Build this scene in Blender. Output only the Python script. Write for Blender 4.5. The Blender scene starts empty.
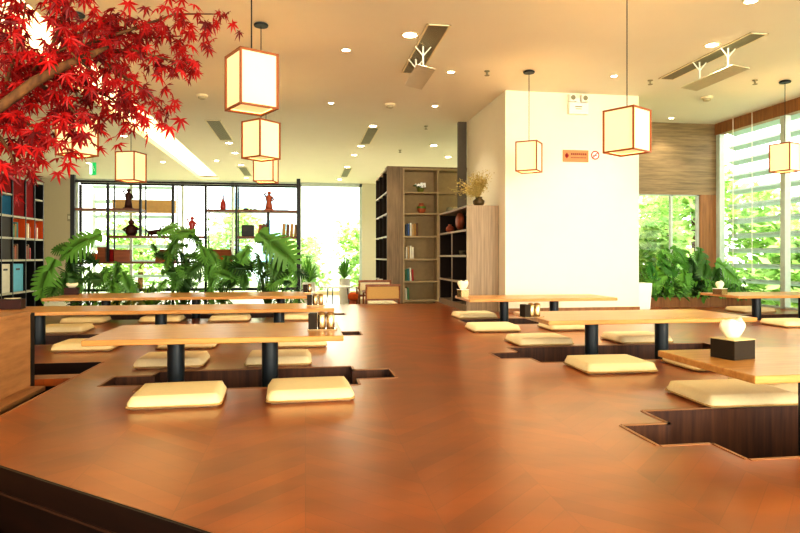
import bpy, bmesh, math, random
from mathutils import Vector, Matrix
random.seed(7)
PI = math.pi
SC = bpy.context.scene
COL = SC.collection
# ---------------------------------------------------------------- camera (Z = 0 is the top of the raised platform)
F, HOR, YAW = 620.0, 256.0, math.atan(95/620.0)
CAMH = 0.83
CEIL = 3.23          # ceiling height
FL = -0.45           # main floor level
cy_, sy_ = math.cos(YAW), math.sin(YAW)
cam = bpy.data.objects.new('camera', bpy.data.cameras.new('camera')); COL.objects.link(cam)
cam.location = (0, 0, CAMH); cam.rotation_euler = (PI/2, 0, -YAW)
cam.data.sensor_width = 36; cam.data.lens = F/800*36
cam.data.shift_y = -(266.5-HOR)/800
cam.data.clip_start = 0.05; cam.data.clip_end = 200
SC.camera = cam
def at(x, Y):            # world X of picture column x at depth Y
    return Y*math.tan(math.atan((x-400)/F)+YAW)
def zat(x, y, Y):        # world Z of picture point (x, y) at depth Y
    X = at(x, Y); return CAMH+(HOR-y)/F*(X*sy_+Y*cy_)
def P3(x, y, Y): return Vector((at(x, Y), Y, zat(x, y, Y)))

# ---------------------------------------------------------------- materials
def lin(c):
    c = c/255.0
    return c/12.92 if c <= .04045 else ((c+.055)/1.055)**2.4
def rgb(r, g, b): return (lin(r), lin(g), lin(b), 1)
def new_mat(name):
    m = bpy.data.materials.new(name); m.use_nodes = True
    nt = m.node_tree
    return m, nt, nt.nodes['Principled BSDF'], nt.nodes['Material Output']
def N(nt, t, **kw):
    n = nt.nodes.new(t)
    for k, v in kw.items(): setattr(n, k, v)
    return n
def plain(name, c, rough=.5, metal=0, var=.12, scale=14, spec=.5):
    m, nt, b, o = new_mat(name)
    tc = N(nt, 'ShaderNodeTexCoord'); no = N(nt, 'ShaderNodeTexNoise'); no.inputs['Scale'].default_value = scale
    no.inputs['Detail'].default_value = 3
    nt.links.new(tc.outputs['Object'], no.inputs['Vector'])
    mx = N(nt, 'ShaderNodeMix', data_type='RGBA')
    mx.inputs[6].default_value = tuple(v*(1-var) for v in c[:3])+(1,)
    mx.inputs[7].default_value = tuple(min(1, v*(1+var)) for v in c[:3])+(1,)
    nt.links.new(no.outputs['Fac'], mx.inputs[0]); nt.links.new(mx.outputs[2], b.inputs['Base Color'])
    b.inputs['Roughness'].default_value = rough; b.inputs['Metallic'].default_value = metal
    b.inputs['Specular IOR Level'].default_value = spec
    return m
def wood(name, c1, c2, stretch=(1, 1, 12), scale=3, rough=.4, spec=.4):
    m, nt, b, o = new_mat(name)
    tc = N(nt, 'ShaderNodeTexCoord'); mp = N(nt, 'ShaderNodeMapping')
    mp.inputs['Scale'].default_value = stretch
    no = N(nt, 'ShaderNodeTexNoise'); no.inputs['Scale'].default_value = scale; no.inputs['Detail'].default_value = 6
    no.inputs['Roughness'].default_value = .6
    nt.links.new(tc.outputs['Object'], mp.inputs['Vector']); nt.links.new(mp.outputs[0], no.inputs['Vector'])
    cr = N(nt, 'ShaderNodeValToRGB')
    cr.color_ramp.elements[0].position = .3; cr.color_ramp.elements[0].color = c1
    cr.color_ramp.elements[1].position = .7; cr.color_ramp.elements[1].color = c2
    nt.links.new(no.outputs['Fac'], cr.inputs[0]); nt.links.new(cr.outputs[0], b.inputs['Base Color'])
    b.inputs['Roughness'].default_value = rough; b.inputs['Specular IOR Level'].default_value = spec
    return m
def leafmat(name, c1, c2, trans=.35, rough=.4):
    m, nt, b, o = new_mat(name)
    ge = N(nt, 'ShaderNodeNewGeometry'); cr = N(nt, 'ShaderNodeValToRGB')
    cr.color_ramp.elements[0].color = c1; cr.color_ramp.elements[1].color = c2
    nt.links.new(ge.outputs['Random Per Island'], cr.inputs[0])
    nt.links.new(cr.outputs[0], b.inputs['Base Color']); b.inputs['Roughness'].default_value = rough
    tr = N(nt, 'ShaderNodeBsdfTranslucent'); nt.links.new(cr.outputs[0], tr.inputs[0])
    mx = N(nt, 'ShaderNodeMixShader'); mx.inputs[0].default_value = trans
    nt.links.new(b.outputs[0], mx.inputs[1]); nt.links.new(tr.outputs[0], mx.inputs[2]); nt.links.new(mx.outputs[0], o.inputs[0])
    return m
def emis(name, c, s, base=None):
    m, nt, b, o = new_mat(name)
    b.inputs['Base Color'].default_value = base or c
    b.inputs['Emission Color'].default_value = c; b.inputs['Emission Strength'].default_value = s
    b.inputs['Roughness'].default_value = .6
    return m
def glass_mat(name, tint=(1, 1, 1, 1), gl=.08):
    m, nt, b, o = new_mat(name)
    tr = N(nt, 'ShaderNodeBsdfTransparent'); tr.inputs[0].default_value = tint
    g = N(nt, 'ShaderNodeBsdfGlossy'); g.inputs['Roughness'].default_value = .02
    lw = N(nt, 'ShaderNodeLayerWeight'); pw = N(nt, 'ShaderNodeMath', operation='POWER'); pw.inputs[1].default_value = 5
    fr = N(nt, 'ShaderNodeMath', operation='MULTIPLY_ADD'); fr.inputs[1].default_value = .5; fr.inputs[2].default_value = .03
    nt.links.new(lw.outputs['Facing'], pw.inputs[0]); nt.links.new(pw.outputs[0], fr.inputs[0])
    mx = N(nt, 'ShaderNodeMixShader')
    nt.links.new(fr.outputs[0], mx.inputs[0]); nt.links.new(tr.outputs[0], mx.inputs[1]); nt.links.new(g.outputs[0], mx.inputs[2])
    nt.links.new(mx.outputs[0], o.inputs[0])
    return m
def floor_mat():
    m, nt, b, o = new_mat('herringbone_floor')
    L = nt.links.new
    tc = N(nt, 'ShaderNodeTexCoord'); sp = N(nt, 'ShaderNodeSeparateXYZ'); L(tc.outputs['Object'], sp.inputs[0])
    def M(op, a, bb=None):
        n = N(nt, 'ShaderNodeMath', operation=op)
        for i, v in enumerate((a, bb)):
            if v is None: continue
            if isinstance(v, (int, float)): n.inputs[i].default_value = v
            else: L(v, n.inputs[i])
        return n.outputs[0]
    W, B = .42, .12
    pp = M('PINGPONG', sp.outputs['X'], W)
    v = M('DIVIDE', M('ADD', sp.outputs['Y'], pp), B)
    row = M('FLOOR', v); fr = M('FRACT', v)
    colm = M('FLOOR', M('DIVIDE', sp.outputs['X'], W))
    cb = N(nt, 'ShaderNodeCombineXYZ'); L(row, cb.inputs[0]); L(colm, cb.inputs[1])
    wn = N(nt, 'ShaderNodeTexWhiteNoise', noise_dimensions='2D'); L(cb.outputs[0], wn.inputs[0])
    seam = M('MAXIMUM', M('LESS_THAN', fr, .035), M('LESS_THAN', M('FRACT', M('DIVIDE', sp.outputs['X'], W)), .008))
    no = N(nt, 'ShaderNodeTexNoise'); no.inputs['Scale'].default_value = 1.6; no.inputs['Detail'].default_value = 3
    mp = N(nt, 'ShaderNodeMapping'); mp.inputs['Scale'].default_value = (1, 3, 1); mp.inputs['Rotation'].default_value = (0, 0, .78)
    L(tc.outputs['Object'], mp.inputs[0]); L(mp.outputs[0], no.inputs[0])
    mixv = M('ADD', M('MULTIPLY', wn.outputs['Value'], .2), M('MULTIPLY', no.outputs['Fac'], .8))
    cr = N(nt, 'ShaderNodeValToRGB')
    cr.color_ramp.elements[0].position = .2; cr.color_ramp.elements[0].color = rgb(108, 44, 0)
    cr.color_ramp.elements[1].position = .8; cr.color_ramp.elements[1].color = rgb(174, 90, 2)
    L(mixv, cr.inputs[0])
    mx = N(nt, 'ShaderNodeMix', data_type='RGBA'); L(M('MULTIPLY', seam, .3), mx.inputs[0])
    L(cr.outputs[0], mx.inputs[6]); mx.inputs[7].default_value = rgb(78, 32, 12)
    L(mx.outputs[2], b.inputs['Base Color'])
    ro = N(nt, 'ShaderNodeMapRange'); ro.inputs[3].default_value = .285; ro.inputs[4].default_value = .33
    L(no.outputs['Fac'], ro.inputs[0]); L(ro.outputs[0], b.inputs['Roughness'])
    b.inputs['Specular IOR Level'].default_value = .6
    b.inputs['Coat IOR'].default_value = 1.62; b.inputs['Coat Weight'].default_value = .8; b.inputs['Coat Tint'].default_value = (1, .82, .54, 1); b.inputs['Specular Tint'].default_value = (1, .8, .55, 1); b.inputs['Coat Roughness'].default_value = .28
    return m

M_FLOOR = floor_mat()
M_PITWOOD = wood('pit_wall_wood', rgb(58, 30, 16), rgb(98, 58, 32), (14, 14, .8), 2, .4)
M_RISER = wood('dark_riser_wood', rgb(24, 10, 4), rgb(38, 16, 7), (1, 1, 8), 3, .4, .25)
M_TRIM = plain('pale_step_trim', rgb(160, 108, 62), .45)
M_TILE = plain('pale_floor_tile', rgb(206, 198, 180), .3, var=.05, scale=2)
M_CEIL = plain('cream_ceiling_paint', rgb(236, 228, 208), .7, var=.02, scale=3)
M_WALL = plain('cream_wall_paint', rgb(238, 222, 184), .7, var=.02, scale=4)
M_PILLAR = plain('pillar_paint', rgb(250, 240, 214), .6, var=.02, scale=4)
M_BEIGE = plain('beige_wall_paint', rgb(150, 136, 112), .7, var=.03)
M_OAK = wood('honey_oak', rgb(188, 126, 60), rgb(216, 160, 90), (1.2, 14, 14), 2.5, .3)
M_PANELOAK = wood('panel_oak', rgb(150, 100, 56), rgb(192, 138, 84), (10, 1.2, 9), 1.6, .5)
M_WALLWOOD = wood('wall_cladding_wood', rgb(112, 92, 62), rgb(160, 134, 96), (1, 1, 14), 2, .45)
M_COLWOOD = wood('column_wood', rgb(128, 84, 44), rgb(168, 116, 66), (12, 12, 1), 2, .45)
M_BOOKWOOD = wood('bookcase_wood', rgb(112, 90, 62), rgb(150, 124, 90), (14, 14, .8), 2.2, .5)
M_BOOKPALE = wood('bookcase_pale_end', rgb(140, 120, 94), rgb(182, 158, 126), (16, 16, .6), 2.2, .5)
M_BOOKSHELF = plain('bookcase_inner', rgb(176, 152, 114), .6)
M_BOOKDARK = plain('bookcase_dark_inner', rgb(48, 34, 24), .7, spec=.2)  # dark tone puts shade into the low bookcase's inner surfaces
M_SLATE = plain('slate_metal', rgb(34, 40, 44), .35, .3)
M_BLACK = plain('black_metal', rgb(20, 17, 15), .45, .2)
M_DARKWOOD = wood('dark_shelf_wood', rgb(84, 44, 24), rgb(134, 80, 42), (10, 1, 10), 2, .4)
M_CUSH = plain('straw_fabric', rgb(236, 214, 166), .85, var=.06, scale=60)
M_SEAM = plain('straw_piping', rgb(190, 150, 88), .8)
M_GREEN = leafmat('deep_green_leaf', rgb(22, 64, 16), rgb(126, 186, 78))
M_LIME = leafmat('lime_leaf', rgb(82, 134, 30), rgb(150, 186, 64))
M_OLIVE = leafmat('yellow_green_leaf', rgb(96, 110, 36), rgb(160, 160, 66))
M_BRIGHT = leafmat('bright_green_leaf', rgb(50, 118, 30), rgb(140, 200, 84), .4)
M_RED = leafmat('crimson_leaf', rgb(112, 4, 8), rgb(214, 26, 24), .4, .5)
M_BARK = wood('bark', rgb(56, 30, 14), rgb(134, 88, 46), (6, 6, 2), 4, .8)
M_STEM = plain('plant_stem', rgb(74, 104, 40), .6)
M_SOIL = plain('soil', rgb(44, 30, 20), .95, var=.3, scale=40)
M_OUTLEAF = leafmat('outdoor_leaf', rgb(136, 178, 98), rgb(212, 232, 158), .5, .8)
M_LAWN = plain('lawn', rgb(150, 158, 128), .9, var=.2, scale=3)
M_REDWOOD = plain('lantern_frame_wood', rgb(156, 84, 32), .5)
M_CREAM = plain('cream_fabric', rgb(240, 226, 188), .85, scale=50)
M_WHITE = plain('white_lacquer', rgb(246, 242, 230), .45, var=.02)
M_STEEL = plain('brushed_steel', rgb(196, 170, 128), .25, .9)
M_GREY = plain('grey_metal', rgb(160, 152, 128), .5, .1)
M_SLOT = plain('vent_slot_dark', rgb(150, 142, 112), .7)
M_BOX = plain('dark_box', rgb(52, 40, 26), .6, spec=.2)
M_BOXTOP = plain('box_top', rgb(214, 190, 136), .4)
M_TISSUE = plain('tissue_paper', rgb(250, 238, 204), .9, var=.03)
M_GLASS = glass_mat('window_glass', (.97, 1, .98, 1))
M_MULL = plain('pale_mullion', rgb(196, 206, 196), .4)
M_LOUV = plain('louvre_metal', rgb(176, 192, 186), .5)
M_ORANGE = plain('orange_lacquer', rgb(206, 92, 36), .8, spec=.1)
M_CRIM = plain('crimson_panel', rgb(128, 18, 20), .8, spec=.1)
M_TEAL = plain('blue_panel', rgb(30, 92, 128), .8, spec=.1)
M_SKY = plain('light_blue_box', rgb(96, 176, 204), .7)
M_OFFW = plain('off_white_box', rgb(216, 212, 194), .7)
M_TAUPE = plain('taupe_panel', rgb(104, 92, 70), .8, spec=.1)
M_TERRA = plain('terracotta', rgb(176, 84, 44), .6)
M_MAHOG = plain('dark_mahogany', rgb(62, 26, 14), .5, spec=.25)
M_REDCER = plain('red_ceramic', rgb(170, 44, 26), .3)
M_BROWNBOX = wood('brown_box_wood', rgb(124, 66, 38), rgb(160, 92, 54), (2, 2, 12), 2, .5)
M_PAPER = plain('page_paper', rgb(228, 214, 180), .8)
M_EMBER = plain('rust_glaze', rgb(170, 86, 46), .4, var=.4, scale=20)
M_YELFL = leafmat('dried_flower', rgb(190, 164, 84), rgb(240, 222, 150), .3, .9)
M_PAPERLAMP = emis('lantern_paper', (1, .74, .36, 1), .32, (.93, .73, .43, 1))
M_DOWN = emis('downlight_lens', (1, .93, .72, 1), 14)
M_COVE = emis('cove_diffuser', (1, .80, .44, 1), 1.3)
M_RING = plain('white_ring', rgb(240, 226, 190), .5)

# ---------------------------------------------------------------- mesh builder
class MB:
    def __init__(self): self.bm = bmesh.new(); self.M = Matrix.Identity(4)
    def v(self, p): return self.bm.verts.new(self.M @ Vector(p))
    def f(self, vs):
        try: return self.bm.faces.new(vs)
        except ValueError: return None
    def quad(self, a, b, c, d): return self.f([self.v(p) for p in (a, b, c, d)])
    def box(self, x0, x1, y0, y1, z0, z1, bev=0, seg=2):
        c = [(x0, y0, z0), (x1, y0, z0), (x1, y1, z0), (x0, y1, z0), (x0, y0, z1), (x1, y0, z1), (x1, y1, z1), (x0, y1, z1)]
        vs = [self.v(p) for p in c]
        fs = [self.f([vs[i] for i in q]) for q in ((3, 2, 1, 0), (4, 5, 6, 7), (0, 1, 5, 4), (1, 2, 6, 5), (2, 3, 7, 6), (3, 0, 4, 7))]
        if bev > 0:
            es = list({e for f in fs for e in f.edges})
            bmesh.ops.bevel(self.bm, geom=es, offset=bev, segments=seg, affect='EDGES', profile=.5)
        return self
    def lathe(self, prof, n=20, c=(0, 0), cap=True):
        rings = []
        for r, z in prof:
            rings.append([self.v((c[0]+r*math.cos(2*PI*i/n), c[1]+r*math.sin(2*PI*i/n), z)) for i in range(n)])
        for a, b in zip(rings, rings[1:]):
            for i in range(n): self.f([a[i], a[(i+1) % n], b[(i+1) % n], b[i]])
        if cap:
            self.f(list(reversed(rings[0]))); self.f(rings[-1])
        return self
    def cyl(self, x, y, z0, z1, r, n=20, r1=None): return self.lathe([(r, z0), (r if r1 is None else r1, z1)], n, (x, y))
    def tube(self, pts, rad, n=7):
        pts = [Vector(p) for p in pts]; k = len(pts)
        if isinstance(rad, (int, float)): rad = [rad]*k
        rings = []; up = Vector((0, 0, 1))
        for i, p in enumerate(pts):
            t = (pts[min(i+1, k-1)]-pts[max(i-1, 0)]).normalized()
            a = t.cross(up)
            if a.length < .05: a = t.cross(Vector((1, 0, 0)))
            a.normalize(); b = t.cross(a)
            rings.append([self.v(p+(a*math.cos(2*PI*j/n)+b*math.sin(2*PI*j/n))*rad[i]) for j in range(n)])
        for r0, r1 in zip(rings, rings[1:]):
            for j in range(n): self.f([r0[j], r0[(j+1) % n], r1[(j+1) % n], r1[j]])
        self.f(list(reversed(rings[0]))); self.f(rings[-1])
        return self
    def ball(self, c, r, sz=(1, 1, 1), sub=2):
        m = Matrix.Translation(c) @ Matrix.Diagonal((r*sz[0], r*sz[1], r*sz[2], 1))
        bmesh.ops.create_icosphere(self.bm, subdivisions=sub, radius=1, matrix=self.M @ m)
        return self
    def build(self, name, mat, parent=None, smooth=False, fix=True):
        if fix: bmesh.ops.recalc_face_normals(self.bm, faces=self.bm.faces[:])
        me = bpy.data.meshes.new(name); self.bm.to_mesh(me); self.bm.free()
        if smooth: me.shade_smooth()
        o = bpy.data.objects.new(name, me); me.materials.append(mat); COL.objects.link(o)
        if parent is not None: o.parent = parent
        return o
def tag(o, label, cat, group=None, kind=None):
    if label: o['label'] = label
    if cat: o['category'] = cat
    if group: o['group'] = group
    if kind: o['kind'] = kind
    return o
def thing(name, label, cat, loc=(0, 0, 0), rz=0, group=None):
    o = bpy.data.objects.new(name, None); o.empty_display_size = .1; COL.objects.link(o)
    o.location = loc; o.rotation_euler = (0, 0, rz)
    return tag(o, label, cat, group)
def struct(o): o['kind'] = 'structure'; return o
def dup(root, loc, rz, label, group=None):
    r = root.copy(); COL.objects.link(r); r.location = loc; r.rotation_euler = (0, 0, rz)
    r['label'] = label
    if group: r['group'] = group
    for ch in list(root.children):
        c = ch.copy(); COL.objects.link(c); c.parent = r
        for g in list(ch.children):
            d = g.copy(); COL.objects.link(d); d.parent = c
    return r

# ================================================================ SETTING
# pits sunk into the platform: (x0,x1,y0,y1) rectangles
PITS = {
 'T1': [(-1.03, .34, 4.0, 4.66), (.34, .607, 4.187, 4.515), (-1.29, -1.03, 4.187, 4.51)],
 'T2': [(-3.3, .33, 6.22, 6.98), (.33, .585, 6.5, 6.8)],
 'T3': [(-3.0, .30, 8.52, 9.18), (.30, .56, 8.75, 8.99)],
 'TR1': [(1.79, 4.3, 2.287, 3.083), (1.535, 1.79, 2.513, 2.833)],
 'TR2': [(1.82, 3.75, 4.61, 5.405), (1.565, 1.82, 4.825, 5.127), (3.75, 4.0, 4.825, 5.127)],
 'TR3': [(1.98, 3.75, 7.25, 7.9)],
 'TR4': [(5.42, 7.2, 7.2, 7.9)],
}
RECTS = [r for v in PITS.values() for r in v]
PLAT = [(-1.55, 7.45, 2.96, 5.15), (-6.5, 7.45, 5.15, 9.8), (-.1, 7.45, 9.8, 10.3), (-.1, 3.0, 10.3, 10.68), (2.3, 3.0, 10.68, 11.0), (1.2, 7.45, .72, 2.96)]
def inp(x, y): return any(a < x < b and c < y < d for a, b, c, d in PLAT)
def inpit(x, y): return any(a < x < b and c < y < d for a, b, c, d in RECTS)
xs = sorted({v for r in RECTS+PLAT for v in r[:2]}); ys = sorted({v for r in RECTS+PLAT for v in r[2:]})
top, walls, trim, riser = MB(), MB(), MB(), MB()
PD = -.41
def cell(i, j):
    if i < 0 or j < 0 or i >= len(xs)-1 or j >= len(ys)-1: return 0
    x, y = (xs[i]+xs[i+1])/2, (ys[j]+ys[j+1])/2
    if not inp(x, y): return 0
    return 2 if inpit(x, y) else 1
TW = .018
for i in range(len(xs)-1):
    for j in range(len(ys)-1):
        c = cell(i, j); x0, x1, y0, y1 = xs[i], xs[i+1], ys[j], ys[j+1]
        if c == 1: top.quad((x0, y0, 0), (x1, y0, 0), (x1, y1, 0), (x0, y1, 0))
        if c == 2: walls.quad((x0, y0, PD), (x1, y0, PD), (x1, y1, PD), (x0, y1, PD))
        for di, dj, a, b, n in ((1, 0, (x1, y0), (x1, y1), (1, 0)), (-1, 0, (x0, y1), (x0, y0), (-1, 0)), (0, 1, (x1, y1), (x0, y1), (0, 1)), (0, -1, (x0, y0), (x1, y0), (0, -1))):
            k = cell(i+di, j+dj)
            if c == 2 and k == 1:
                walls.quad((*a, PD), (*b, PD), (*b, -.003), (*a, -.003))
                ax, bx_, ay, by_ = min(a[0], b[0]), max(a[0], b[0]), min(a[1], b[1]), max(a[1], b[1])
                trim.box(ax-(TW if n[0] < 0 else 0), bx_+(TW if n[0] > 0 else 0), ay-(TW if n[1] < 0 else 0), by_+(TW if n[1] > 0 else 0), -.006, .003)
            if c == 1 and k == 0:
                diag = (n == (0, -1) and abs(y0-2.96) < 1e-4 and x0 < 1.2) or (n == (-1, 0) and abs(x0-1.2) < 1e-4 and y0 < 2.9)
                if not diag: riser.quad((*a, FL), (*b, FL), (*b, 0), (*a, 0))
top.quad((-1.55, 2.96, 0), (-.27, 1.92, 0), (1.2, .727, 0), (1.2, 2.96, 0))
floor = struct(top.build('floor_platform', M_FLOOR, fix=False))
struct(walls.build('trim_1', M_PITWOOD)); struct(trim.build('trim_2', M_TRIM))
struct(riser.build('trim_3', M_RISER))
# front edge of the platform: nosing band, then the recessed riser
fr = MB(); d = Vector((1.28, -1.04, 0)).normalized(); nrm = Vector((d.y, -d.x, 0))
def band(mb, A, B, off, z0, z1):
    A, B = Vector(A), Vector(B)
    n = Vector(((B-A).y, -(B-A).x, 0)).normalized()
    mb.quad((A+n*off)+Vector((0, 0, z0)), (B+n*off)+Vector((0, 0, z0)), (B+n*off)+Vector((0, 0, z1)), (A+n*off)+Vector((0, 0, z1)))
    mb.quad((A+n*off)+Vector((0, 0, z1)), (B+n*off)+Vector((0, 0, z1)), B+Vector((0, 0, z1)), A+Vector((0, 0, z1)))
    mb.quad((A+n*off)+Vector((0, 0, z0)), (B+n*off)+Vector((0, 0, z0)), B+Vector((0, 0, z0)), A+Vector((0, 0, z0)))
A, B = (-1.55, 2.96, 0), (1.2, .727, 0)
band(fr, A, B, .012, -.095, -.001); struct(fr.build('trim_4', M_RISER))
fr = MB(); band(fr, A, B, .02, -.104, -.095); struct(fr.build('trim_5', plain('edge_strip', rgb(60, 32, 16), .4)))
fr = MB(); fr.quad((A[0]-.0, A[1], FL), (B[0], B[1], FL), (B[0], B[1], -.1), (A[0], A[1], -.1)); struct(fr.build('trim_6', M_RISER))
# lower step in front of the platform
st = MB(); Av, Bv = Vector(A), Vector(B); n_ = Vector(((Bv-Av).y, -(Bv-Av).x, 0)).normalized()
p0, p1, p2, p3 = Av+n_*.02, Bv+n_*.02, Bv+n_*.5, Av+n_*.5
for z0, z1 in ((-.45, -.25),):
    lo = [st.v(p+Vector((0, 0, z0))) for p in (p0, p1, p2, p3)]; hi = [st.v(p+Vector((0, 0, z1))) for p in (p0, p1, p2, p3)]
    st.f(lo); st.f(hi)
    for k in range(4): st.f([lo[k], lo[(k+1) % 4], hi[(k+1) % 4], hi[k]])
struct(st.build('floor_step', M_RISER))
# pale strip along the side edge of the platform
e = MB(); e.box(-1.565, -1.55, 2.96, 5.15, -.02, .003); struct(e.build('trim_7', M_TRIM))
e = MB(); e.box(-2.6, -1.56, 4.5, 4.66, -.05, 0); struct(e.build('trim_8', M_FLOOR))
# main floor
g = MB(); g.quad((-8, -4, FL), (7.45, -4, FL), (7.45, 20.6, FL), (-8, 20.6, FL)); struct(g.build('floor', M_TILE))
# ceiling with a long light slot
g = MB()
for x0, x1, y0, y1 in ((-8.2, -3.24, -6, 21.5), (-2.6, 7.6, -6, 21.5), (-3.24, -2.6, -6, 4.0), (-3.24, -2.6, 20, 21.5)):
    g.box(x0, x1, y0, y1, CEIL, CEIL+.06)
struct(g.build('ceiling', M_CEIL))
g = MB(); g.box(-8.2, 7.6, -6, 21.5, CEIL+.2, CEIL+.3); struct(g.build('ceiling_slab', M_CEIL))
cv = thing('cove_light', 'long glowing cream light slot running through the ceiling away from the red maple', 'light', (-2.92, 12, CEIL))
b = MB(); b.box(-.318, .318, -7.99, 7.99, .1, .115); b.build('diffuser', M_COVE, cv)  # slot widened so it also covers the glow on the ceiling beside it
b = MB()
for s in (-1, 1): b.box(s*.314-.004, s*.314+.004, -7.99, 7.99, .002, .1)
b.build('side_strip', M_RING, cv)
# walls
def wall(name, x0, x1, y0, y1, z0, z1, m=M_WALL):
    g = MB(); g.box(x0, x1, y0, y1, z0, z1); return struct(g.build(name, m))
wall('wall_left', -8.15, -8.0, -2, 20.6, FL, CEIL, M_BEIGE)
wall('wall_back', 1.87, 7.6, 20.5, 20.65, FL, CEIL, plain('back_wall_cream', rgb(214, 206, 180), .7, var=.02))
wall('wall_back_left', -8.0, -7.05, 20.5, 20.65, FL, CEIL, plain('back_wall_paint', rgb(196, 184, 156), .7, var=.02))
wall('wall_back_sill', -7.05, 1.87, 20.5, 20.65, FL, FL+.12)
# square pillar
wall('pillar', 2.87, 4.95, 8.65, 10.79, 0, CEIL, M_PILLAR)
g = MB(); g.box(2.86, 4.96, 8.64, 8.65, 0, .07); struct(g.build('baseboard_pillar', M_COLWOOD))
wall('trim_9', 2.71, 2.865, 10.8, 10.87, 0, CEIL, plain('grey_brown_panel', rgb(104, 96, 82), .6))
# timber wall and column at the far corner
wall('wall_timber', 4.95, 7.45, 10.3, 10.42, 1.94, CEIL, M_WALLWOOD)
wall('trim_10', 7.09, 7.45, 10.29, 10.42, 0, 1.94, M_COLWOOD)
wall('wall_low_sill', 4.95, 7.09, 10.3, 10.42, FL, .12, M_WALLWOOD)
wall('trim_11', 7.38, 7.52, -2, 10.42, CEIL-.2, CEIL, M_COLWOOD)
wall('wall_right_sill', 7.42, 7.52, -2, 10.42, FL, .03, M_MULL)
# windows
w1 = struct(thing('window_1', None, None, (7.45, 0, 0)))
for y in (10.24, 8.7, 7.1, 5.5, 3.9, 2.3, .7, -.9):
    b = MB(); b.box(-.05, .05, y-.05, y+.05, .03, CEIL-.2); b.build('frame', M_MULL, w1)
b = MB(); b.quad((0, -2, .03), (0, 10.29, .03), (0, 10.29, CEIL-.2), (0, -2, CEIL-.2)); b.build('pane', M_GLASS, w1)
w2 = struct(thing('window_2', None, None, (0, 20.55, 0)))
b = MB()
for x in (-7.0, -5.4, -3.85, -2.3, -.16, 1.82): b.box(x-.04, x+.04, -.04, .04, FL+.12, CEIL)
b.box(-7.05, 1.87, -.04, .04, CEIL-.12, CEIL); b.build('frame', M_MULL, w2)
b = MB(); b.quad((-7.0, 0, FL+.12), (1.82, 0, FL+.12), (1.82, 0, CEIL-.12), (-7.0, 0, CEIL-.12)); b.build('pane', M_GLASS, w2)
w3 = struct(thing('window_3', None, None, (0, 10.36, 0)))
b = MB()
for z in (.12, 1.92): b.box(4.95, 7.09, -.03, .03, z, z+.03)
for x in (4.97, 6.55, 7.07): b.box(x-.02, x+.02, -.03, .03, .12, 1.94)
b.build('frame', M_MULL, w3)
b = MB(); b.quad((4.99, 0, .15), (7.05, 0, .15), (7.05, 0, 1.92), (4.99, 0, 1.92)); b.build('pane', M_GLASS, w3)
# warm timber header seen behind the open screen
wall('trim_12', at(113, 19.5), at(176, 19.5), 19.45, 19.55, zat(145, 213, 19.5), zat(145, 200, 19.5), plain('warm_header', rgb(200, 162, 106), .5))
wall('trim_13', at(372, 12.8), at(376, 12.8), 12.8, 12.9, FL, CEIL-.4, M_BEIGE) if False else None

# ================================================================ OUTSIDE
g = MB(); g.quad((-60, -20, FL-.15), (60, -20, FL-.15), (60, 80, FL-.15), (-60, 80, FL-.15)); struct(g.build('ground_lawn', M_LAWN))
def leaf_quad(mb, c, s, rnd):
    a = Matrix.Rotation(rnd.uniform(0, 6.28), 4, 'Z') @ Matrix.Rotation(rnd.uniform(-.9, .9), 4, 'X') @ Matrix.Rotation(rnd.uniform(-.9, .9), 4, 'Y')
    pts = [(-s, 0, 0), (0, -s*.45, 0), (s, 0, 0), (0, s*.45, 0)]
    mb.f([mb.v(c+a @ Vector(p)) for p in pts])
def garden_tree(x, y, h, r, label, seed, n=1700, mat=M_OUTLEAF):
    rnd = random.Random(seed)
    t = thing('garden_tree', label, 'tree', (x, y, FL-.15), 0, 'trees outside the glass')
    tr = MB(); tr.tube([(0, 0, 0), (.05, .03, h*.4), (-.04, 0, h*.75)], [.12, .09, .04]); tr.build('trunk', M_BARK, t)
    mb = MB(); blobs = [(Vector((rnd.uniform(-.5, .5)*r, rnd.uniform(-.5, .5)*r, h*rnd.uniform(.2, .9))), r*rnd.uniform(.4, .7)) for _ in range(9)]
    for _ in range(n):
        c, br = rnd.choice(blobs)
        v = Vector((rnd.gauss(0, 1), rnd.gauss(0, 1), rnd.gauss(0, 1))).normalized()*br*rnd.uniform(.6, 1.02)
        p = c+v
        if p.z < .1: p.z = .1+rnd.random()*.3
        leaf_quad(mb, p, rnd.uniform(.10, .2), rnd)
    mb.build('crown', mat, t, fix=False)
    return t
for i, (x, y, h, r, lb) in enumerate([
    (11.2, 13.4, 2.8, 1.4, 'pale green tree outside the glass behind the timber column'),
    (at(694, 15.4), 15.4, 3.8, 1.4, 'leafy tree outside the low window under the timber wall, beside its column'),
    (at(655, 18.5), 18.5, 4.0, 1.6, 'leafy tree outside the low window, close to the white pillar'),
    (12.4, 10.0, 3.4, 1.5, 'pale green tree outside the slatted glass wall, behind the hanging lantern over the window table'),
    (10.9, 6.6, 2.4, 1.3, 'low bushy tree outside the slatted glass wall at the edge of the picture'),
    (-.2, 24.6, 2.2, 1.2, 'pale yellow-green bush outside the tall bare window'),
    (2.6, 26.8, 3.0, 1.4, 'taller pale bush outside the tall bare window, beside the bookcase'),
    (-3.2, 28, 3.2, 1.4, 'pale bush outside, seen through the open end of the screen shelf with books'),
    (at(668, 12.6), 12.6, 2.7, 1.15, 'leafy bush close outside the low window under the timber wall'),
    (9.9, 10.9, 2.2, 1.0, 'low pale bush just outside the slats beside the timber column'),
    (9.5, 8.0, 1.9, .8, 'low pale bush just outside the slats behind the window table'),
    (-7.0, 28, 3.4, 1.5, 'pale bush outside, seen through the screen shelf behind the dark figurines')]):
    garden_tree(x, y, h, r, lb, 20+i)
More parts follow.
